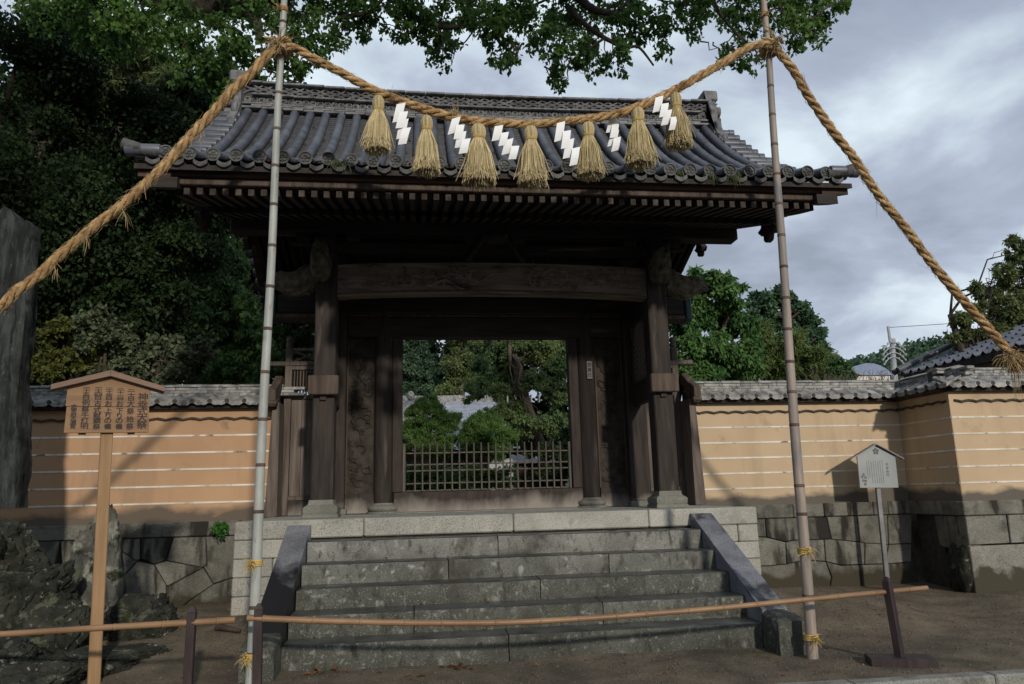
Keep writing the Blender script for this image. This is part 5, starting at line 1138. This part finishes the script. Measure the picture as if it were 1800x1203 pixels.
def build_ties():
    rs = np.random.RandomState(12)
    for (u, v, rad, lab, k, m_) in ((450, 990, .036, 'yellow straw tie round the left bamboo pole level with the steps', 1, straw_y), (438, 1155, .037, 'yellow straw tie low on the left bamboo pole', 0, straw_y), (1407, 968, .041, 'straw tie round the right bamboo pole at middle height', 1, straw_y),
                               (1421, 1120, .043, 'straw tie low on the right bamboo pole near the ground', 0, straw_y), (500, 17, .026, 'thin straw tie high on the left bamboo pole above the knot', 2, straw), (1345, 27, .026, 'thin straw tie high on the right bamboo pole above the knot', 2, straw)):
        z = float(at(u, v, Y=RY)[2]); lft = u < 900
        x = (np.interp(z, [0, 4.85, 6.6], [-2.022, -1.99, -1.975]) if lft else np.interp(z, [-.06, 2.5, 4.98, 6.7], [2.07, 2.14, 2.226, 2.24]))
        t = root('straw_tie', (x, RY, z), lab, 'tie', 'straw ties round the bamboo poles'); mb = MB()
        a = np.linspace(0, 2*math.pi*4.5, 60); mb.tube(np.stack([x+(rad+.007)*np.cos(a), RY+(rad+.007)*np.sin(a), z-.025+.05*a/a[-1]], 1), .006, 5); mb.build('winding', m_, t, 3.2)
        mb = MB(); f = np.array([x+(-.03 if lft else 0), RY-rad-.01, z]); wisps(mb, rs, f, 30 if k < 2 else 8, .055, .003, .9, (0, -.5, -.1)); wisps(mb, rs, f, 5, .09, .003, .6, (0, -.2, -.9)); mb.build('straw_ends', m_, t, fix=False, kind='stuff')
build_ties()
def smooth_path(P, step=.02):
    P = np.array(P, float); n = len(P); Q = [P[0]]
    for i in range(n-1):
        p0, p1, p2, p3 = P[max(i-1, 0)], P[i], P[i+1], P[min(i+2, n-1)]; k = max(2, int(np.linalg.norm(p2-p1)/step))
        for t in np.linspace(0, 1, k+1)[1:]: Q.append(.5*((2*p1)+(-p0+p2)*t+(2*p0-5*p1+4*p2-p3)*t*t+(-p0+3*p1-3*p2+p3)*t**3))
    return np.array(Q)
ROPE = [(-70, 575), (0, 539), (28, 513), (65, 487), (97, 457), (140, 420), (173, 392), (216, 360), (267, 313), (300, 280), (333, 242), (373, 200), (410, 158), (443, 128), (470, 98), (492, 84), (520, 86), (550, 103), (600, 128), (643, 152), (683, 170), (733, 188), (783, 203), (833, 213), (900, 218), (950, 218), (1000, 213), (1050, 207),
        (1093, 198), (1133, 183), (1183, 160), (1237, 130), (1277, 107), (1310, 87), (1340, 78), (1360, 86), (1373, 98), (1397, 127), (1413, 157), (1440, 197), (1463, 230), (1500, 277), (1530, 323), (1557, 360), (1593, 403), (1633, 457), (1683, 517), (1733, 573), (1767, 612), (1783, 636)]
def rope_y(u):
    d = min(abs(u-492), abs(u-1352)); return RY-.085*math.exp(-(d/60)**2)-.25*max(0, (492-u)/492)*0
def build_rope():
    r = root('straw_rope', (0, RY, 3.9), 'thick twisted sacred straw rope hung between two bamboo poles', 'rope'); rs = np.random.RandomState(6)
    P = smooth_path([at(u, v, Y=rope_y(u)) for u, v in ROPE], .016); n = len(P); s = np.concatenate([[0], np.cumsum(np.linalg.norm(np.diff(P, axis=0), axis=1))])
    T = np.gradient(P, axis=0); T /= np.linalg.norm(T, axis=1)[:, None]; A = np.cross(T, (0, 1., 0)); A /= np.linalg.norm(A, axis=1)[:, None]; Bv = np.cross(T, A); R = .0205*(1+.07*np.sin(s*3.1))
    for k in range(3):
        ph = 2*math.pi*k/3-s/.30*2*math.pi; Q = P+(A*np.cos(ph)[:, None]+Bv*np.sin(ph)[:, None])*R[:, None]
        rad = .0182*(1+.08*np.array([mnoise.noise((x*9, k*5., 0)) for x in s])); MB().tube(Q, rad, 9).build('strand', straw, r, 3.2)
    mb = MB()
    for _ in range(3400):       # fibres lying along and lifting off the strands
        i = rs.randint(2, n-2); k = rs.uniform(0, 6.28); o = A[i]*math.cos(k)+Bv[i]*math.sin(k); p = P[i]+o*.034; d = T[i]*rs.choice([-1, 1])+o*rs.uniform(.0, .30)+rs.normal(size=3)*.13; l = abs(rs.normal(.034, .016))+.01
        if rs.rand() < .05: l *= 2.4
        mb.tube([p, p+d*l*.5, p+d*l+np.array([0, 0, -.1*l])], [.0017, .0014, .0006], 3, cap=False)
    for u, v in ((255, 320), (218, 372), (150, 415), (98, 470), (355, 235), (690, 172), (795, 200), (802, 200)):
        c = at(u, v, Y=RY-.05); wisps(mb, rs, c, 8, .12, .0020, .35, (.1, -.2, -1) if u < 400 else (.05, 0, 1.2))
    mb.build('straw_fibres', straw_w, r, fix=False, kind='stuff')
    # knots round the poles
    for (u, v, sg) in ((493, 84, 1), (1351, 84, -1)):
        c = at(u, v, Y=RY); k_ = MB()
        for q, (R1, tilt, dz) in enumerate(((.062, .55, .02), (.062, -.35, -.025), (.058, .1, -.055))):
            a = np.linspace(0, 2*math.pi, 26); L = np.stack([c[0]+R1*np.cos(a), c[1]+R1*np.sin(a), c[2]+dz+R1*tilt*np.cos(a+.4*q)], 1); k_.tube(L, .029-.003*q, 8)
        kn = k_.build('knot', straw, r, 3.2)
        mb = MB(); wisps(mb, rs, c+np.array([0, -.11, -.03]), 70, .12, .0028, .8, (0, -.4, -.3)); wisps(mb, rs, c+np.array([.02, -.11, 0]), 10, .2, .0035, .5, (.2*sg, -.3, .4)); mb.build('knot_straw', straw_w, kn, fix=False, kind='stuff')
        mb = MB(); mb.tube(smooth_path([c+np.array(q) for q in ((-.11, -.09, .03), (-.03, -.13, -.01), (.05, -.12, -.07), (.06, -.05, -.09))], .01), .008, 6); mb.build('binding', straw_t, kn, 3.2)
    # frayed end at the right
    e = P[-1]; mb = MB()
    for _ in range(420):
        d = np.array([.35, -.25, -.8])*rs.uniform(.2, 1)+rs.normal(size=3)*np.array([.55, .4, .35]); d /= np.linalg.norm(d); l = rs.uniform(.06, .16); p = e+rs.normal(size=3)*.025-T[-1]*.05; mb.tube([p, p+d*l*.6, p+d*l+np.array([0, 0, -.03])], [.003, .0024, .001], 3, cap=False)
    for _ in range(14): p = e+rs.normal(size=3)*np.array([.03, .02, .02]); mb.tube([p, p+(.0, -.02, -.1), p+np.array([rs.normal(0, .03), 0, -.22-rs.uniform(0, .12)])], [.003, .0025, .001], 3, cap=False)
    mb.build('frayed_end', straw_w, r, fix=False, kind='stuff')
    return P
ROPE_P = build_rope()
def tassel(u, vh, vb, w, lab, seed):
    rs = np.random.RandomState(seed); i = int(np.argmin([abs(p[0]-at(u, vh-15, Y=RY)[0]) for p in ROPE_P])); top = ROPE_P[i]-np.array([0, 0, .055])
    c = at(u, vh, Y=RY); b = at(u, vb, Y=RY); c = np.array([c[0], RY, c[2]]); H = c[2]-b[2]; Wd = .46*w/FPX*float((c-CAM)@_fw)*rs.uniform(.94, 1.06)
    t = root('straw_tassel', (c[0], RY, c[2]), lab, 'tassel', 'straw tassels hanging from the sacred rope')
    MB().tube([top+np.array([0, 0, .03]), (c+top)/2+np.array([.004, 0, 0]), c+np.array([0, 0, .05])], [.010, .009, .02], 7).build('hanger', straw, t, 3.2)
    mb = MB(); hw = Wd*.42
    mb.lathe([(.012, .075), (hw*.65, .065), (hw*.95, .035), (hw, .0), (hw*.92, -.035), (hw*.8, -.05)], tuple(c), 16); mb.build('head', straw_t, t, 3.2)
    a = np.linspace(0, 2*math.pi*3, 50); MB().tube(np.stack([c[0]+(hw*.86)*np.cos(a), c[1]+hw*.86*np.sin(a), c[2]-.058+.02*a/a[-1]], 1), .0055, 5).build('binding', straw_y, t, 3.2)
    mb = MB()
    for k in range(30):     # straws doubled over the head
        q = k/30*6.283+rs.uniform(-.05, .05); z = np.linspace(.066, -.06, 6); rr_ = np.interp(-z, [-.066, -.035, 0, .05, .06], [hw*.66, hw*.97, hw*1.02, hw*.82, hw*.8]); mb.tube(np.stack([c[0]+rr_*math.cos(q), c[1]+rr_*math.sin(q), c[2]+z], 1), .0042, 4, cap=False)
    mb.build('head_straw', straw_t, t, fix=False, kind='stuff')
    mb = MB(); n = 950; Hs = H-.06
    for k in range(n):
        q = rs.uniform(0, 6.283); R = math.sqrt(rs.uniform(0, 1)) if k > n*.6 else rs.uniform(.9, 1.0); l = Hs*(rs.uniform(.80, 1.05) if R > .6 else rs.uniform(.93, 1.12)); d = np.array([math.cos(q), math.sin(q), 0])
        wob = rs.normal(size=3)*.006; out = Wd*R*rs.uniform(.93, 1.05)
        if rs.rand() < .03: out *= rs.uniform(1.15, 1.45)
        p0 = c+d*hw*.8*R+np.array([0, 0, -.05]); p1 = c+d*(hw*.78*R+out*.35)+np.array([0, 0, -.06-l*.40])+wob; p2 = c+d*(out*.80)+np.array([0, 0, -.06-l*.78])+wob; p3 = c+d*out+np.array([0, 0, -.06-l])
        mb.tube([p0, p1, p2, p3], [.0030, .0030, .0026, .0017], 3, cap=True)
    mb.build('straws', straw_t, t, fix=False, kind='stuff')
for a in ((665, 184, 265, 50, 'straw tassel furthest left on the rope', 1), (750, 219, 303, 52, 'straw tassel second from the left between two paper streamers', 2), (841, 234, 322, 64, 'widest straw tassel left of the middle of the rope', 3), (933, 237, 324, 54, 'straw tassel at the lowest point of the rope', 4),
          (1034, 230, 309, 55, 'straw tassel first right of the rope middle', 5), (1121, 204, 290, 54, 'straw tassel second from the right', 6), (1188, 178, 258, 52, 'straw tassel furthest right partly behind a streamer', 7)): tassel(*a)
def streamer(u0, v0, u1, v1, lab, seed, dy=-.075):
    rs = np.random.RandomState(seed); a, b = at(u0, v0, Y=RY+dy), at(u1, v1, Y=RY+dy); H = a[2]-b[2]; t = root('paper_streamer', (a[0], RY+dy, a[2]), lab, 'paper streamer', 'white paper streamers hanging from the sacred rope')
    w = .072; h = H*.42; step = H*.58/3; ex = (b[0]-a[0]); mb = MB()
    for k in range(4):
        x = -.030+k*(ex/3+.016)+(.012 if k % 2 else 0); z = -k*step; tw = (.30 if k % 2 else .05)+rs.uniform(-.12, .12); sl = (.30+rs.uniform(-.06, .08))*w; yy = -.003*k; sk = rs.uniform(-.040, -.026)
        q = []
        for dx, dz, bend in ((0, 0, 0), (w, sl, 0), (w+sk, -h+sl, 1), (sk, -h, 1)): q.append((x+dx*math.cos(tw), yy+(dx-w/2)*math.sin(tw)-.010*bend*(1 if k % 2 else -1), z+dz-sl*.5))
        n = 6; V = []
        for i in range(n+1):
            f = i/n; bow_ = -.010*math.sin(math.pi*f)*(1 if k != 3 else 1.8)
            for e0, e1 in ((q[0], q[3]), (q[1], q[2])): V.append(tuple(np.array(e0)*(1-f)+np.array(e1)*f+np.array([0, bow_, 0])))
        V2 = [(p[0], p[1]+.0014, p[2]) for p in V]; m = len(V); F = []
        for i in range(n): F += [(2*i, 2*i+1, 2*i+3, 2*i+2), (m+2*i+1, m+2*i, m+2*i+2, m+2*i+3), (2*i, 2*i+2, m+2*i+2, m+2*i), (2*i+1, m+2*i+1, m+2*i+3, 2*i+3)]
        mb.add(V+V2, F+[(0, m, m+1, 1), (2*n, 2*n+1, m+2*n+1, m+2*n)])
    mb.build('folded_strip', paper, t, local=True, kind='stuff'); 
for a in ((704, 182, 701, 257, 'white zigzag paper streamer right of the leftmost tassel', 11), (801, 207, 806, 272, 'white zigzag paper streamer between the second and the widest tassel', 12), (876, 221, 893, 283, 'white zigzag paper streamer between the widest and the lowest tassel', 13), (985, 215, 1000, 293, 'longest white paper streamer right of the lowest tassel', 14),
          (1077, 207, 1073, 268, 'greyish shaded paper streamer tucked behind the rope', 15), (1158, 170, 1173, 232, 'white paper streamer overlapping the rightmost tassel', 16)): streamer(*a, dy=.07 if a[0] == 1077 else -.075)

# ------------------------------------------------------------------ signs, barriers, name board
_glyph = {}
def glyph(ch):
    if ch not in _glyph:
        c = bpy.data.curves.new('glyph', 'FONT'); c.body = ch; c.size = 1; c.extrude = .008; c.resolution_u = 2; o = bpy.data.objects.new('glyph', c)
        COL.objects.link(o); me = bpy.data.meshes.new_from_object(o); bpy.data.objects.remove(o)
        V = np.array([tuple(v.co) for v in me.vertices]) if len(me.vertices) else np.zeros((1, 3)); F = [tuple(p.vertices) for p in me.polygons]; _glyph[ch] = (V, F); bpy.data.meshes.remove(me)
    return _glyph[ch]
def write(mb, ch, cx, cz, w, h, y, bold=.0):
    V, F = glyph(ch)
    if not F: return
    lo, hi = V.min(0), V.max(0); c = (lo+hi)/2; s = np.maximum(hi-lo, 1e-6); k = min(w, h)/max(.75, max(s[0], s[1]))
    kx, kz = (k*w/min(w, h), k*h/min(w, h)); P = [(cx+(v[0]-c[0])*kx, y-(.0012 if v[2] > 0 else 0), cz+(v[1]-c[1])*kz) for v in V]; mb.add(P, F)
    if bold: mb.add([(p[0]+bold, p[1]-.0003, p[2]) for p in P], F); mb.add([(p[0], p[1]-.0005, p[2]+bold*.8) for p in P], F)
def build_notice():
    # local frame: board face is -Y, centre of its lower edge at the origin height
    base = (-3.19, -.045, 0.0); tilt = math.radians(2.0)
    r = root('notice_board', base, 'wooden roofed notice board with black brush writing on a squared post', 'notice board', rot=(0, math.radians(-1.6), math.radians(24)))
    zb = 1.80; k = dict(local=True)
    MB().box(-.042, .042, .02, .09, -.1, zb+.02, .006).build('post', sign_p, r, .6, **k)
    top = lambda x: .425-.215*abs(x)
    for nm, z0, z1 in (('board', 0, .196), ('board', .199, 9)):
        e = lambda x: min(z1, top(x)); x0 = -.285; x1 = .285
        a0, a1 = x0-.0, x1; poly = [(a0*(1-.0), zb+z0), (a1, zb+z0), (a1*(.985), zb+e(a1))]+([(0, zb+.425)] if z1 > 1 else [])+[(a0*.97, zb+e(a0))]
        MB().prism(poly, -.012, .018, lambda a, b, d: (a, d, b), .002).build(nm, sign_w, r, **k)
    for s in (-1, 1):
        poly = [(0, zb+.475), (s*.385, zb+.355), (s*.385, zb+.315), (0, zb+.428)]
        MB().prism(poly, -.065, .085, lambda a, b, d: (a, d, b), .004).build('roof_board', sign_r, r, **k)
    MB().box(-.19, -.14, .019, .045, zb-.012, zb+.30).build('back_batten', sign_w, r, **k); MB().box(.14, .19, .019, .045, zb-.012, zb+.30).build('back_batten', sign_w, r, **k)
    cols = [('神幸式大祭', .233, .074, (.277, .216, .163, .114, .058), .062), ('二十日大祭始祭', .15, .052, (.325, .293, .262, .222, .163, .103, .045), .052), ('二十一日お下りの儀', .075, .050, (.333, .309, .288, .262, .222, .167, .127, .089, .045), .044),
            ('二十三日お上りの儀', -.002, .050, (.336, .312, .289, .262, .220, .169, .127, .090, .046), .044), ('二十四日古式献饌祭', -.075, .052, (.338, .316, .292, .263, .222, .172, .131, .089, .044), .044), ('二十五日例祭千灯明', -.155, .052, (.338, .316, .291, .263, .226, .175, .130, .092, .050), .044), ('太宰府天満宮', -.230, .040, (.200, .169, .138, .108, .079, .048), .033)]
    for txt, x, w, zs, h in cols:
        mb = MB()
        for ch, z in zip(txt, zs):
            hh = h*(.55 if ch in '十' else .42 if ch in '二一三' else .62 if ch in '四五日' and len(txt) > 6 else .98); write(mb, ch, x-(.25-z)*.03*0, zb+z, w*.96, hh, -.0135, .0022)
        mb.build('lettering', ink, r, **k, fix=False)
def build_grey_sign():
    base = (4.86, 2.80, .02); r = root('grey_sign', base, 'small grey metal sign with plum emblem in front of the cream wall', 'sign', rot=(0, math.radians(1.2), math.radians(-6))); k = dict(local=True); zb = 1.20
    MB().box(-.03, .03, .012, .05, -.2, zb+.1, .006).build('post', metal_p, r, .6, **k)
    MB().prism([(-.245, zb), (.245, zb), (.245, zb+.40), (0, zb+.535), (-.245, zb+.40)], -.01, .012, lambda a, b, d: (a, d, b), .003).build('panel', metal_w, r, **k)
    for s in (-1, 1): MB().prism([(0, zb+.553), (s*.335, zb+.365), (s*.335, zb+.352), (0, zb+.538)], -.05, .05, lambda a, b, d: (a, d, b)).build('roof_plate', metal_p, r, **k)
    mb = MB(); plum(mb, (0, zb+.455), .052, .0025, lambda a, b, d: (a, -.0105-d, b), 12); mb.build('plum_emblem', print_g, r, **k)
    mb = MB()
    for (x, z, q) in ((-.185, .165, .022), (-.205, .135, .022), (-.165, .13, .024), (-.195, .09, .022), (-.165, .085, .024), (-.175, .045, .024)): plum(mb, (x, zb+z), q, .0015, lambda a, b, d: (a, -.0105-d, b), 7)
    mb.build('plum_sprig', print_g, r, **k)
    mb = MB()
    for ch, z in zip('太宰府門', (.305, .255, .21, .165)): write(mb, ch, .125, zb+z-.01, .034, .034, -.0112)
    rs = np.random.RandomState(2); mb2 = MB()      # small print too small to read: broken strokes
    for c in range(8):
        x = .065-c*.028; z = .345-.01*(c % 3); end = .06 if c not in (6, 7) else .12
        while z > end:
            h = rs.uniform(.006, .013); mb2.box(x-.0035, x+.0035, -.0112, -.0100, zb+z-h, zb+z); z -= h+rs.uniform(.004, .008)
    mb.build('title', print_g, r, **k, fix=False); mb2.build('small_print', print_g, r, **k, kind='stuff')
def barrier(lab, posts, rail, feet, seed):
    rs = np.random.RandomState(seed); c = posts[0]; r = root('bamboo_barrier', (c[0], c[1], c[2]), lab, 'barrier', 'low bamboo rail barriers'); T = None
    for (x, y, z, lean) in posts:
        V = []; h = .60; a, b = .027, .027; g_ = .55 if x > 0 else .06; ca, sa = math.cos(g_), math.sin(g_)
        def X(p): return (x+p[0]*ca-p[1]*sa+lean*p[2]/h, y+p[0]*sa+p[1]*ca, z+p[2])
        MB().box(-a, a, -b, b, 0, h-.035, .004, T=X).build('post', post_d, r, .6)
        MB().add([X(p) for p in ((-a, -b, h-.034), (a, -b, h-.034), (a, b, h-.034), (-a, b, h-.034), (-a*.35, -b*.35, h), (a*.35, -b*.35, h), (a*.35, b*.35, h), (-a*.35, b*.35, h))], [(0, 1, 5, 4), (1, 2, 6, 5), (2, 3, 7, 6), (3, 0, 4, 7), (4, 5, 6, 7)]).build('post_tip', post_d, r)
        if feet: MB().box(-.22, .22, -.10, .10, -.02, .05, .006, T=lambda p: (x+p[0]*math.cos(-.35)-p[1]*math.sin(-.35), y+p[0]*math.sin(-.35)+p[1]*math.cos(-.35), z+p[2])).build('foot_plank', post_d, r, .6)
    P = smooth_path(rail, .05); n = len(P); s = np.concatenate([[0], np.cumsum(np.linalg.norm(np.diff(P, axis=0), axis=1))])
    rr_ = np.interp(s, [0, s[-1]], [.021, .017]); rl = MB().tube(P, rr_, 12).build('rail', bamboo_y, r, .9)
    q = .1
    while q < s[-1]-.05:
        i = int(np.searchsorted(s, q)); d = P[min(i+1, n-1)]-P[i-1]; d /= np.linalg.norm(d); R = rr_[i]
        MB().tube([P[i]-d*.008, P[i]-d*.002, P[i]+d*.002, P[i]+d*.008], [R*1.02, R*1.13, R*1.13, R*1.02], 12).build('rail_node', bamboo_y, rl, 3.2); q += rs.uniform(.24, .34)
build_notice(); build_grey_sign()
barrier('long sagging bamboo rail barrier across the foot of the steps', [(-1.905, -.80, .0, -.012), (2.555, -.80, .0, -.035)], [(-1.985, -.81, .515), (-1.2, -.80, .452), (-.245, -.80, .408), (.9, -.80, .425), (1.9, -.80, .468), (2.84, -.79, .508)], True, 3)
barrier('bamboo rail barrier in front of the mossy boulders on the left', [(-2.335, -.80, .0, .0), (-4.6, -.80, .0, 0)], [(-2.06, -.81, .506), (-2.9, -.80, .493), (-3.5, -.80, .482), (-4.8, -.80, .47)], True, 4)
def build_small():
    nb = root('name_board', (1.36, 3.365, 2.83), 'small pale name board with brush writing on the right round pillar', 'name board')
    MB().box(1.327, 1.397, 3.360, 3.376, 2.72, 2.955, .003).build('board', label_w, nb, .6); mb = MB()
    for ch, z in zip('西高辻', (2.905, 2.84, 2.775)): write(mb, ch, 1.362, z, .052, .056, 3.3592, .002)
    mb.build('lettering', ink, nb, fix=False)
    st = root('broken_branch', (-2.5, .87, .1), 'dark broken piece of branch lying on the sand left of the steps', 'branch'); z = float(gh(-2.5, .87))+.03
    P = np.array([(-2.60, .90, z+.02), (-2.54, .88, z+.015), (-2.47, .86, z), (-2.38, .82, z-.01)]); MB().tube(smooth_path(P, .02), np.linspace(.035, .014, len(smooth_path(P, .02))), 7).build('branch_wood', bark, st, .9)
    rs = np.random.RandomState(15); V = []; F = []
    def leafat(x, y, z, L, up):
        a = rs.uniform(0, 6.28); d = np.array([math.cos(a), math.sin(a), rs.uniform(-.2, .3)]); s = np.array([-math.sin(a), math.cos(a), rs.uniform(-.3, .3)]); p = np.array([x, y, z+.004]); F.append(tuple(range(len(V), len(V)+4))); V.extend([p, p+d*L*.5+s*L*.25+np.array([0, 0, up]), p+d*L, p+d*L*.5-s*L*.25+np.array([0, 0, up])])
    for _ in range(170):
        x, y = rs.uniform(-3.2, 5.5), rs.uniform(-1.05, 2.4)
        if -2.2 < x < 2.2 and y > -.05: continue
        leafat(x, y, float(gh(x, y)), rs.uniform(.02, .05), .008)
    for x, y in ((-.57, -.13), (-.62, -.15), (-.55, -.16), (-.9, -.4), (-1.5, -.1), (-1.62, -.12)):
        for _ in range(3): leafat(x+rs.normal(0, .03), y+rs.normal(0, .02), float(gh(x, y))+.01, .07, .012)
    for i in range(5):
        for _ in range(9): leafat(rs.uniform(-1.85, 1.85), SY[i+1]-rs.uniform(.01, .08), SZ[i+1]+.002, rs.uniform(.02, .045), .006)
    MB().add(V, F).build('fallen_leaves', dead_m, None, fix=False, kind='stuff', label='brown fallen leaves scattered over the sand and steps', cat='leaves')
    V.clear(); F.clear()
    for _ in range(900):
        i = rs.randint(0, 33); k = rs.rand()**2; y = .45+k*2.6
        if abs(i-9) > 3 and rs.rand() < .55 and k > .12: continue
        x = CX+(i-16)*.2035+rs.uniform(-.05, .05); leafat(x, y, rprof(y)-.05+.02, rs.uniform(.03, .055), .01)
    MB().add(V, F).build('roof_litter', dead_m, None, fix=False, kind='stuff', label='dry brown leaves caught between the roof tile rows', cat='leaves')
build_small()
